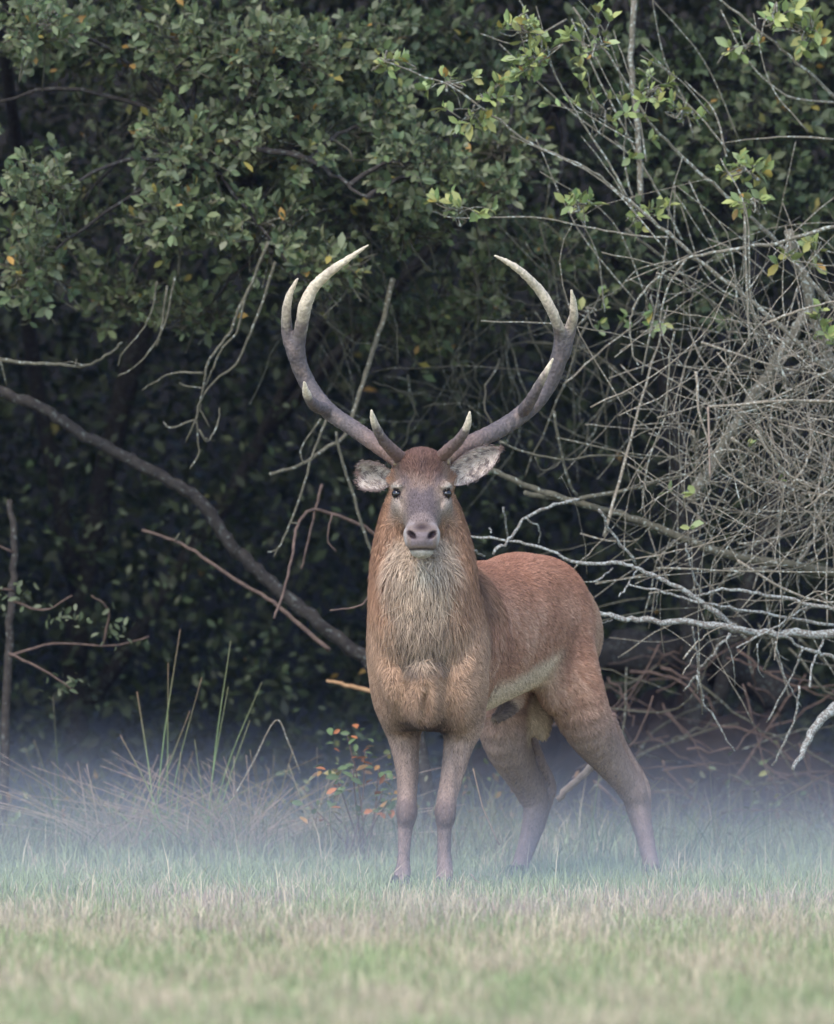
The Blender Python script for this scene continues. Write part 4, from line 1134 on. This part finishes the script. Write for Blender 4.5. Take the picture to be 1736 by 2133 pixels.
# ears
def ear(base, axis, nrm, length, width, cup, seed, tipk=0.55, sharp=1.0):
    ax = unit(axis); nr = unit(np.asarray(nrm) - ax * (np.asarray(nrm) @ ax)); sd = np.cross(ax, nr)
    ns, ntt = 18, 15
    S, Tt = np.meshgrid(np.linspace(0, 1, ns), np.linspace(-1, 1, ntt), indexing='ij')
    prof = np.sqrt(np.clip(1 - np.abs((S - tipk) / np.where(S < tipk, tipk * 1.12, 1 - tipk)) ** 2.3, 0.0, 1)) ** np.where(S < tipk, 1.0, sharp)
    wv = width * 0.5 * prof
    inner = base + ax * (S * length)[..., None] + sd * (wv * Tt)[..., None] + nr * (cup * (Tt ** 2) * prof - 0.018 * np.sin(np.pi * S))[..., None]
    outer = inner - nr * 0.006 * np.ones_like(S)[..., None] * (0.4 + 0.6 * (1 - Tt ** 2))[..., None]
    VV = np.concatenate([inner.reshape(-1, 3), outer.reshape(-1, 3)])
    i = np.arange(ns - 1)[:, None] * ntt; j = np.arange(ntt - 1)[None]
    q = np.stack([i + j, i + j + 1, i + ntt + j + 1, i + ntt + j], -1).reshape(-1, 4)
    o = ns * ntt
    qq = [q, q[:, ::-1] + o]
    rim = list(range(0, ns * ntt, ntt)) + [(ns - 1) * ntt + k for k in range(1, ntt)] + [k * ntt + ntt - 1 for k in range(ns - 2, -1, -1)]
    qq.append(np.array([[rim[k], rim[k + 1], rim[k + 1] + o, rim[k] + o] for k in range(len(rim) - 1)]))
    nn = fbm(inner.reshape(-1, 3), 75, 2, seed)
    ci = np.tile(np.array([0.44, 0.36, 0.30]), (o, 1))
    Sf_, Tf_ = S.ravel(), Tt.ravel()
    ci = mixc(ci, (0.11, 0.085, 0.08), ss(-0.1, 0.45, nn) * ss(0.9, 0.6, np.abs(Tf_)) * 0.9)
    ci = mixc(ci, (0.52, 0.45, 0.38), ss(0.1, 0.7, -nn) * 0.7)
    ci = mixc(ci, (0.13, 0.09, 0.08), ss(0.80, 0.95, np.abs(Tf_)) * 0.9)
    ci = mixc(ci, (0.17, 0.11, 0.09), ss(0.86, 1.0, Sf_))
    co = np.tile(np.array([0.20, 0.13, 0.10]), (o, 1))
    e = add('ear', VV, np.vstack(qq), None, np.vstack([ci, co]), M['skin'], stag)
    # hair tufts lining the ear
    m_ = 900
    pick = rng.choice(o, m_)
    pp = inner.reshape(-1, 3)[pick] + rng.normal(size=(m_, 3)) * 0.003
    dd = unit(ax * 0.8 + nr * 0.5 + sd * (-np.sign(Tf_[pick]) * 0.5)[:, None] + rng.normal(size=(m_, 3)) * 0.3) * rng.uniform(0.010, 0.024, (m_, 1))
    wv_ = unit(np.cross(dd, np.array([0, 1.0, 0.1]))) * 0.0011
    Vh = np.stack([pp - wv_, pp + wv_, pp + dd], 1).reshape(-1, 3)
    ch = ci[pick] * rng.normal(1.0, 0.15, (m_, 1))
    add('ear_hair', Vh, None, np.arange(3 * m_).reshape(-1, 3), np.repeat(np.clip(ch, 0.02, 0.8), 3, 0), M['fur'], e, kind='stuff')
ear(W(818, 995, 39.86), (-0.132, 0.085, 0.018), (0.18, -1, -0.15), 0.150, 0.112, 0.045, 31, 0.62)
ear(W(938, 1002, 39.86), (0.178, 0.05, 0.118), (-0.15, -1, 0.05), 0.222, 0.108, 0.042, 32, 0.45, 1.7)

# antlers
KA = 0.3818
def ca(x, y): return (568.2 + x * KA, 492.4 + y * KA)
def antler(chains, seed):
    allp = np.array([W(*ca(x, y), Y) for ch in chains for (x, y, Y, r) in ch])
    Fa = Field(allp.min(0) - 0.05, allp.max(0) + 0.05, 0.0037)
    for ch in chains:
        P = [W(*ca(x, y), Y) for (x, y, Y, r) in ch]
        R = np.array([max(r * KA / 567.0, 0.0042) for (_, _, _, r) in ch])
        Fa.loft(P, R, R, (0, 1, 0.2), 0.014, 5)
    ch0 = chains[0]
    c0 = W(*ca(*ch0[0][:2]), ch0[0][2])
    g = np.random.default_rng(seed)
    d0 = unit(W(*ca(*ch0[1][:2]), ch0[1][2]) - c0)
    e1 = unit(np.cross(d0, [0, 1, 0])); e2 = np.cross(d0, e1)
    for k in range(22):      # burr
        a = k / 22 * 6.283
        Fa.blob(c0 + d0 * 0.012 + (e1 * math.cos(a) + e2 * math.sin(a)) * 0.031, g.uniform(0.006, 0.010), 0.004)
    Va, Qa = Fa.surface()
    na = vnormals(Va, Qa)
    if np.sum(na * (Va - Va.mean(0))) < 0 and False: Qa = Qa[:, ::-1]
    # ridges and pearls
    Va = Va + na * (0.0012 * fbm(Va, 90, 2, seed) + 0.0006 * fbm(Va * np.array([1, 1, 0.35]), 210, 2, seed + 7))[:, None]
    tips = []
    c = np.tile(np.array([0.095, 0.076, 0.072]), (len(Va), 1))
    nz = fbm(Va * np.array([1, 1, 0.4]), 45, 3, seed + 1)
    c = mixc(c, (0.16, 0.118, 0.10), ss(0, 1, nz) * 0.7)
    low = np.linalg.norm(Va - c0, axis=1)
    c = mixc(c, (0.19, 0.105, 0.07), ss(0.30, 0.05, low) * 0.6)
    for kc_, ch in enumerate(chains):
        tp = W(*ca(*ch[-1][:2]), ch[-1][2])
        Lc = sum(np.linalg.norm(W(*ca(*ch[i][:2]), ch[i][2]) - W(*ca(*ch[i + 1][:2]), ch[i + 1][2])) for i in range(len(ch) - 1))
        d = np.linalg.norm(Va - tp, axis=1)
        reach = (0.34, 0.75 * Lc, 0.42 * Lc, 0.34 * Lc)[kc_]
        w = ss(reach, reach * 0.25, d + 0.03 * nz)
        c = mixc(c, (0.60, 0.49, 0.35), w * 0.95)
    c = mixc(c, (0.40, 0.30, 0.17), ss(0.045, 0.036, np.abs(np.linalg.norm(Va - c0 - d0 * 0.012, axis=1) - 0.0)) * ss(0.2, 0.6, nz) * 0.7)
    return add('antler', Va, Qa, None, c, M['antler'], stag)
L_beam = [(705, 1235, 39.86, 46), (640, 1185, 39.89, 47), (560, 1130, 39.93, 46), (430, 1040, 40.0, 45), (315, 962, 40.06, 46), (232, 870, 40.09, 46), (178, 780, 40.10, 45), (140, 690, 40.08, 46), (128, 610, 40.06, 48), (143, 545, 40.04, 38), (160, 460, 40.0, 36), (178, 370, 39.96, 36), (225, 275, 39.93, 30), (315, 190, 39.88, 25), (410, 122, 39.84, 17), (517, 48, 39.80, 6)]
L_out = [(118, 640, 40.07, 38), (85, 560, 40.06, 34), (73, 480, 40.04, 29), (75, 390, 40.0, 25), (95, 305, 39.97, 17), (135, 230, 39.94, 6)]
L_trez = [(290, 945, 40.03, 36), (235, 925, 39.97, 33), (200, 890, 39.91, 27), (180, 845, 39.87, 20), (170, 795, 39.84, 7)]
L_brow = [(705, 1215, 39.84, 36), (650, 1165, 39.78, 34), (600, 1110, 39.72, 29), (565, 1045, 39.67, 23), (545, 990, 39.64, 16), (538, 950, 39.62, 7)]
R_beam = [(910, 1235, 39.86, 46), (970, 1190, 39.89, 47), (1050, 1140, 39.93, 46), (1200, 1070, 40.0, 47), (1330, 990, 40.06, 48), (1435, 895, 40.09, 50), (1500, 800, 40.10, 50), (1548, 700, 40.08, 46), (1572, 600, 40.06, 44), (1570, 540, 40.04, 38), (1550, 480, 40.0, 29), (1518, 400, 39.96, 29), (1460, 302, 39.93, 27), (1382, 217, 39.88, 22), (1300, 152, 39.84, 17), (1210, 105, 39.80, 6)]
R_out = [(1585, 640, 40.07, 36), (1605, 560, 40.06, 36), (1625, 490, 40.04, 31), (1641, 425, 40.0, 24), (1637, 355, 39.97, 17), (1628, 293, 39.94, 6)]
R_trez = [(1370, 945, 40.02, 36), (1405, 895, 39.95, 32), (1440, 830, 39.90, 26), (1485, 745, 39.86, 18), (1525, 668, 39.84, 6)]
R_brow = [(905, 1215, 39.84, 36), (955, 1165, 39.78, 34), (1005, 1120, 39.72, 30), (1045, 1065, 39.67, 24), (1065, 1010, 39.64, 17), (1072, 958, 39.62, 7)]
antler([L_beam, L_out, L_trez, L_brow], 41)
antler([R_beam, R_out, R_trez, R_brow], 51)

# hooves: two toes each
m, nt_, N_, L_, B_ = new_mat('hoof_horn')
B_.inputs['Base Color'].default_value = (0.035, 0.028, 0.025, 1); B_.inputs['Roughness'].default_value = 0.5
M['hoof'] = m
for (u, Y) in ((836, 40.07), (924, 39.95), (1355, 41.30), (1074, 41.26)):
    b = Bag()
    x0 = (u - CU) * Y / FPX
    for s in (-1, 1):
        P = np.array([[x0 + s * 0.018, Y + 0.02, 0.055], [x0 + s * 0.019, Y, 0.03], [x0 + s * 0.018, Y - 0.035, 0.006]])
        Vh, Qh, Th = tube_arrays(catmull(P, 3), [0.016, 0.02, 0.022, 0.023, 0.022, 0.016, 0.007], 8)
        Vh[:, 2] = np.maximum(Vh[:, 2], 0.001)
        b.add(Vh, Qh, Th)
    b.build('hoof', M['hoof'], stag)
print('stag', time.time() - T0)

# ------------------------------------------------------------------ grass
def blades(P, h, w, col, lean=0.35):
    n = len(P)
    a = rng.uniform(0, 2 * np.pi, n)
    sd = np.stack([np.cos(a), np.sin(a), np.zeros(n)], -1)
    ld = rng.uniform(0, 2 * np.pi, n)
    le = np.stack([np.cos(ld), np.sin(ld), np.zeros(n)], -1) * (np.abs(rng.normal(0, lean, n)) * h)[:, None]
    mid = P + le * 0.35 + np.array([0, 0, 1]) * (h * 0.55)[:, None]
    tip = P + le + np.array([0, 0, 1]) * (h * rng.uniform(0.75, 1.0, n))[:, None]
    s = sd * w[:, None]
    Vg = np.stack([P - s, P + s, mid + s * 0.75, mid - s * 0.75, tip], 1).reshape(-1, 3)
    k = (np.arange(n) * 5)[:, None]
    Cg = np.stack([col * 0.9, col * 0.9, col, col, col * 1.08], 1).reshape(-1, 3)
    return Vg, k + np.array([[0, 1, 2, 3]]), k + np.array([[3, 2, 4]]), Cg
n = 190000
Y = 26.5 + (46.2 - 26.5) * rng.random(n)
X = (rng.random(n) * 2 - 1) * (1.62 * Y / 40 + 1.0)
P = np.stack([X, Y, np.full(n, -0.003)], -1)
patch = fbm(P * np.array([1, 0.30, 0]), 4.2, 3, 61)
patch2 = fbm(P * np.array([1, 0.5, 0]), 9, 2, 62)
straw_band = np.exp(-((Y - 37.4 + 1.3 * fbm(P * np.array([1, 0, 0]), 1.6, 2, 64)) / 1.5) ** 2) * (0.75 + 0.5 * patch2)
pstraw = np.clip(0.38 + 0.42 * patch + 0.36 * patch2 + 0.06 * straw_band - 0.45 * ss(37.6, 40.2, Y), 0.03, 0.92)
isst = rng.random(n) < pstraw
green = np.array([0.25, 0.295, 0.130]); green2 = np.array([0.36, 0.385, 0.20]); straw = np.array([0.60, 0.49, 0.33]); straw2 = np.array([0.42, 0.33, 0.22])
mixf = rng.random((n, 1))
col = np.where(isst[:, None], straw * mixf + straw2 * (1 - mixf), (green * mixf + green2 * (1 - mixf)) * (1 - ss(38.6, 40.0, Y)[:, None] * np.array([0.08, 0.06, 0.04]))) * rng.uniform(0.72, 1.25, (n, 1)) * (1 + 0.26 * fbm(P * np.array([1, 0.4, 0]), 13, 2, 63))[:, None]
h = rng.uniform(0.035, 0.085, n) * (1 + 0.35 * patch2) * (1 + 0.25 * ss(38.3, 39.3, Y)) * np.where(isst & (rng.random(n) < 0.06), 1.9, 1)
h *= 1 + 0.7 * ss(41.4, 42.6, Y)
b = Bag(); b.add(*blades(P, h, rng.uniform(0.0012, 0.0026, n), col, 0.5))
b.build('grass', M['grass'], None, smooth=False, kind='stuff', label='short pale green and straw coloured meadow grass', cat='grass')
# dry stubble clumps in the plane of the stag
nc = 90
cx = rng.uniform(-3, 3, nc); cyy = 34.8 + 4.2 * rng.random(nc)
ci_ = rng.integers(0, nc, 7000)
P = np.stack([cx[ci_] + rng.normal(0, 0.16, 7000), cyy[ci_] + rng.normal(0, 0.10, 7000), np.full(7000, -0.003)], -1)
mixf = rng.random((7000, 1))
col = (np.array([0.58, 0.48, 0.35]) * mixf + np.array([0.36, 0.26, 0.21]) * (1 - mixf)) * rng.uniform(0.75, 1.15, (7000, 1))
b = Bag(); b.add(*blades(P, rng.uniform(0.05, 0.125, 7000), rng.uniform(0.0014, 0.0030, 7000), col, 0.35))
b.build('dry_stubble', M['grass'], None, smooth=False, kind='stuff', label='dry straw stubble standing in clumps in front of the stag', cat='stubble')
# rough tall growth at the foot of the shrubs
n = 26000
Y = 42.3 + 3.4 * rng.random(n) ** 1.1; X = (rng.random(n) * 2 - 1) * 3.2
P = np.stack([X, Y, np.full(n, -0.003)], -1)
tuft = fbm(P, 2.2, 3, 71)
k = (tuft > -0.25) & ~((X > 0.7) & (rng.random(n) < 0.5)); P, tuft = P[k], tuft[k]; n = len(P)
mixf = rng.random((n, 1))
col = (np.array([0.11, 0.165, 0.07]) * mixf + np.array([0.26, 0.205, 0.13]) * (1 - mixf)) * rng.uniform(0.7, 1.2, (n, 1))
h = rng.uniform(0.10, 0.36, n) * (0.75 + 0.55 * tuft)
b = Bag(); b.add(*blades(P, h, rng.uniform(0.0012, 0.0028, n), col, 0.7))
b.build('rough_grass', M['grass'], None, smooth=False, kind='stuff', label='longer rough grass along the foot of the shrubs', cat='grass')

# rush tufts, each blade a part
def rush(base_u, Y, tips, label, col_a, col_b, extra=24, spread=75):
    b0 = W(base_u, CV, Y); b0[2] = 0
    t = thing('rush_tuft', b0, label, 'rush', 'rush tufts along the wood edge')
    vg = CV + CAMZ * FPX / Y
    todo = [(base_u + rng.normal() * 22, tu, tv, rng.uniform(0.0034, 0.0048)) for tu, tv in tips]
    for k in range(extra):
        tu = base_u + rng.normal() * spread * 1.6
        todo.append((base_u + rng.normal() * 30, tu, vg - rng.uniform(70, 250), rng.uniform(0.0020, 0.0034)))
    for bu, tu, tv, r in todo:
        yb = Y + rng.normal() * 0.08
        p0 = W(bu, 0, yb); p0[2] = -0.005
        p2 = W(tu, tv, yb + rng.normal() * 0.1)
        p1 = p0 * 0.5 + p2 * 0.5; p1[0] += (p0[0] - p2[0]) * 0.12; p1[2] += 0.06 * abs(p0[0] - p2[0])
        Pc = catmull([p0, p1, p2], 5)
        Vr, Qr, Tr = tube_arrays(Pc, np.linspace(r, r * 0.25, len(Pc)), 4)
        f = np.clip((Vr[:, 2:3] / max(p2[2], 0.05) - 0.55) / 0.45, 0, 1)
        cc = (np.array(col_a) * (1 - f) + np.array(col_b) * f) * rng.uniform(0.8, 1.2)
        add('blade', Vr, Qr, Tr, cc, M['grass'], t)
rush(335, 42.8, [(375, 1310), (350, 1380), (285, 1440), (420, 1410), (250, 1530), (395, 1480), (385, 1600)], 'tall rush tuft with red tipped blades in front of the dark hollow', (0.24, 0.33, 0.14), (0.40, 0.26, 0.16))
rush(430, 42.9, [(480, 1335), (545, 1420), (475, 1430), (405, 1540), (520, 1500)], 'rush tuft of slanting green blades beside the taller red tipped one', (0.24, 0.33, 0.14), (0.34, 0.32, 0.16))
rush(130, 43.2, [(70, 1540), (110, 1450), (40, 1600), (200, 1600), (90, 1620)], 'low dim rush tuft near the slim sapling', (0.11, 0.16, 0.08), (0.20, 0.16, 0.10))
rush(560, 43.0, [(520, 1560), (610, 1560), (650, 1620), (560, 1600)], 'short dry rush tuft beside the orange leaved bramble', (0.17, 0.18, 0.09), (0.34, 0.24, 0.14))
rush(1480, 42.8, [(1430, 1700), (1540, 1650), (1500, 1690)], 'small rush tuft under the tangle of twigs', (0.12, 0.18, 0.08), (0.22, 0.2, 0.11))
rush(1250, 42.6, [(1280, 1690), (1230, 1680)], 'small rush tuft between the hind legs', (0.12, 0.18, 0.08), (0.22, 0.2, 0.11), 10)
rush(250, 42.75, [(180, 1590), (330, 1600)], 'dry brown grass tuft at the foot of the tall rushes', (0.34, 0.27, 0.19), (0.50, 0.36, 0.28), 60, 130)
rush(500, 42.7, [(380, 1690), (610, 1640), (470, 1650)], 'dry pinkish brown grass tuft between the rushes and the bramble', (0.34, 0.26, 0.19), (0.52, 0.37, 0.29), 70, 140)
rush(650, 42.9, [(600, 1590), (690, 1610)], 'dry straw grass tuft right behind the bramble leaves', (0.30, 0.27, 0.17), (0.46, 0.36, 0.25), 46, 90)
t = thing('bent_stalk', W(440, 1770, 42.7) * np.array([1, 1, 0]), 'straw coloured stalk bent over sharply in the rushes', 'stalk')
stick('stalk', [(400, 1790), (450, 1720), (520, 1600), (573, 1500), (600, 1545), (625, 1610)], 42.7, 0, 0.0035, 0.002, M['twig'], t, 5, 0.03, 0.05)
for pts, nm, lb in [([(985, 1600), (1005, 1680), (1040, 1760)], 'dry_stalk', 'dry pale stalk leaning between front and hind legs'),
                    ([(980, 1820), (1010, 1850), (1040, 1880)], 'dry_stalk', 'short straw stalk lying in the grass by the front hoof'),
                    ([(1160, 1665), (1200, 1625), (1245, 1582)], 'pale_stick', 'pale stick slanting behind the hock of the far hind leg')]:
    stick(nm, pts, 41.9 if nm == 'pale_stick' else (41.5 if pts[0][1] < 1700 else 39.6), 0, 0.013 if nm == 'pale_stick' else 0.003, 0.015 if nm == 'pale_stick' else 0.003, M['wood_tan'], sides=6, label=lb, cat='stick' if nm == 'pale_stick' else 'stalk')

# bramble with orange and yellow leaves
t = thing('bramble', W(750, 1800, 42.4) * np.array([1, 1, 0]), 'bramble with orange and yellow leaves beside the front legs', 'bramble')
ends = [(720, 1520), (760, 1560), (790, 1600), (700, 1620), (690, 1690), (800, 1640), (650, 1680), (770, 1680), (820, 1660), (735, 1600)]
for (u, v) in ends:
    stick('stem', [(745 + rng.normal() * 20, 1815), ((745 + u) / 2 + rng.normal() * 12, (1780 + v) / 2), (u, v)], 42.4, rng.normal() * 0.08, 0.0045, 0.0025, M['wood_red'], t, 5)
n = 110
ei = rng.integers(0, len(ends), n)
pos = np.array([W(ends[i][0], ends[i][1], 42.35) for i in ei]) + rng.normal(size=(n, 3)) * np.array([0.035, 0.05, 0.035]) - np.array([0, 0, 0.02])
kc = np.array([[0.40, 0.15, 0.06], [0.38, 0.21, 0.08], [0.28, 0.23, 0.09], [0.12, 0.17, 0.07], [0.10, 0.14, 0.06]])
ki = rng.choice(5, n, p=[0.16, 0.16, 0.14, 0.27, 0.27])
leaf_objects(t, pos, rng.normal(size=(n, 3)) * np.array([1, 1, 0.4]), rng.normal(size=(n, 3)) * 0.4 + np.array([0, -0.4, 0.8]), rng.uniform(0.035, 0.060, n), kc[ki], shared_leaf(kc, 'bramble'), kc, M['leaf'])

# low leafy brush at the wood edge
n = 5200
pos = np.stack([rng.uniform(-3.0, 3.0, n), rng.uniform(42.9, 44.6, n), 0.03 + 0.50 * rng.random(n) ** 1.5], -1)
dn_ = fbm(pos * np.array([1, 0.8, 0.4]), 2.3, 2, 83)
k = (dn_ > 0.0) & (pos[:, 2] < 0.12 + 0.45 * dn_) & ~((pos[:, 0] < -0.75) & (pos[:, 2] > 0.25)); pos = pos[k]; n = len(pos)
cl_ = leaf_cols(n, PAL * 1.15, 0.03); br = rng.random(n) < 0.25; cl_[br] = np.array([0.16, 0.10, 0.06]) * rng.uniform(0.7, 1.3, (br.sum(), 1))
bb = Bag(); bb.add(*leaf_mesh(pos, rng.normal(size=(n, 3)), rng.normal(size=(n, 3)) * 0.5 + np.array([0, -0.5, 0.7]), rng.uniform(0.02, 0.05, n), cl_))
bb.build('low_brush', M['leaf'], None, kind='stuff', label='low leafy brush along the wood edge behind the legs', cat='brush')
t = thing('brush_pile', (1.1, 45.0, 0), 'dim heap of brown dead stems behind the hind legs', 'brushwood')
for i in range(85):
    u = rng.uniform(1240, 1800); v = rng.uniform(1330, 1720); L = rng.uniform(90, 320); a = rng.normal(0.3, 0.8)
    d = np.array([math.cos(a), math.sin(a)]); nr = np.array([-d[1], d[0]]); c = np.array([u, v])
    P = disp([c - d * L / 2, c + nr * rng.normal() * 0.12 * L, c + d * L / 2], rng.uniform(44.0, 45.4), rng.normal() * 0.15)
    Pc = catmull(P, 4); Pc[1:-1] += rng.normal(size=Pc[1:-1].shape) * 0.006
    Pc[:, 2] = np.maximum(Pc[:, 2], 0.01)
    r = rng.uniform(0.002, 0.008)
    V_, Q_, T_ = tube_arrays(Pc, np.linspace(r, r * 0.5, len(Pc)), 5, 0.1, i)
    add('stem', V_, Q_, T_, mat=M['wood_red'] if i % 3 else M['bark_olive'], parent=t)

# low ground ivy in the hollow
n = 9000
pos = np.stack([rng.uniform(-3.5, 3.5, n), rng.uniform(46.2, 48.2, n), 0.02 + 1.9 * rng.random(n) ** 1.3], -1)
k = fbm(pos, 2.6, 2, 81) > 0.45
pos = pos[k]; n = len(pos)
V_, Q_, _, C_ = leaf_mesh(pos, rng.normal(size=(n, 3)), rng.normal(size=(n, 3)) * 0.5 + np.array([0, -0.6, 0.7]), rng.uniform(0.035, 0.06, n), leaf_cols(n, PAL * 0.8, 0.01), low=True)  # palette lowered to put the hollow's shade into these leaves
add('undergrowth', V_, Q_, None, C_, M['leaf'], None, kind='stuff', label='low leaves inside the hollow, darkened in colour for its shade', cat='undergrowth')

# ------------------------------------------------------------------ mist and added haze
def volume_mat(name, color, dens, aniso=0.0):
    m = bpy.data.materials.new(name); m.use_nodes = True
    N, L = m.node_tree.nodes, m.node_tree.links
    N.remove(N['Principled BSDF'])
    pv = N.new('ShaderNodeVolumePrincipled')
    pv.inputs['Color'].default_value = (*color, 1); pv.inputs['Density'].default_value = dens; pv.inputs['Anisotropy'].default_value = aniso
    L.new(pv.outputs[0], N['Material Output'].inputs['Volume'])
    return m
def mist_material():
    m = bpy.data.materials.new('mist'); m.use_nodes = True
    N, L = m.node_tree.nodes, m.node_tree.links
    N.remove(N['Principled BSDF'])
    pv = N.new('ShaderNodeVolumePrincipled')
    pv.inputs['Color'].default_value = (0.75, 0.79, 0.94, 1)
    tc = N.new('ShaderNodeTexCoord')
    sx = N.new('ShaderNodeSeparateXYZ'); L.new(tc.outputs['Object'], sx.inputs[0])
    nz = N.new('ShaderNodeTexNoise'); nz.inputs['Scale'].default_value = 0.55; nz.inputs['Detail'].default_value = 1.5
    L.new(tc.outputs['Object'], nz.inputs['Vector'])
    # height of the layer varies from place to place
    hm = N.new('ShaderNodeMath'); hm.operation = 'MULTIPLY_ADD'; hm.inputs[1].default_value = -0.55
    L.new(nz.outputs[0], hm.inputs[0]); L.new(sx.outputs[2], hm.inputs[2])
    mr = N.new('ShaderNodeMapRange'); mr.interpolation_type = 'SMOOTHERSTEP'
    mr.inputs[1].default_value = -0.36; mr.inputs[2].default_value = 0.66
    mr.inputs[3].default_value = 1.0; mr.inputs[4].default_value = 0.0
    L.new(hm.outputs[0], mr.inputs[0])
    pw = N.new('ShaderNodeMath'); pw.operation = 'POWER'; pw.inputs[1].default_value = 2.4
    L.new(mr.outputs[0], pw.inputs[0])
    # thins out towards the open meadow
    ey = N.new('ShaderNodeMapRange'); ey.interpolation_type = 'SMOOTHSTEP'
    ey.inputs[1].default_value = 33.0; ey.inputs[2].default_value = 39.0
    L.new(sx.outputs[1], ey.inputs[0])
    ml = N.new('ShaderNodeMath'); ml.operation = 'MULTIPLY'; L.new(pw.outputs[0], ml.inputs[0]); L.new(ey.outputs[0], ml.inputs[1])
    m2 = N.new('ShaderNodeMath'); m2.operation = 'MULTIPLY'; m2.inputs[1].default_value = MIST; L.new(ml.outputs[0], m2.inputs[0])
    L.new(m2.outputs[0], pv.inputs['Density'])
    L.new(pv.outputs[0], N['Material Output'].inputs['Volume'])
    return m
MIST = 0.062
hz = np.array([[x, y, z] for z in (-0.06, 1.15) for y in (33, 51) for x in (-9, 9)], float)
hq = [[0, 2, 3, 1], [4, 5, 7, 6], [0, 1, 5, 4], [2, 6, 7, 3], [0, 4, 6, 2], [1, 3, 7, 5]]
mo = add('ground_mist', hz, hq, None, None, mist_material(), None, smooth=False,
    kind='stuff', label='low bluish morning mist lying over the grass round the legs', cat='mist')
cy.volume_step_rate = 4.0
cy.volume_max_steps = 64
hz = np.array([[x, y, z] for z in (-1.0, 12.5) for y in (-6, 80) for x in (-45, 45)], float)
add('haze', hz, hq, None, None, volume_mat('added_haze', (0.30, 0.42, 1.0), 0.00012), None, smooth=False, kind='stuff', label='thin blue haze added to tint the dark areas', cat='haze')  # added volume that tints the dark parts blue
print('done', time.time() - T0)
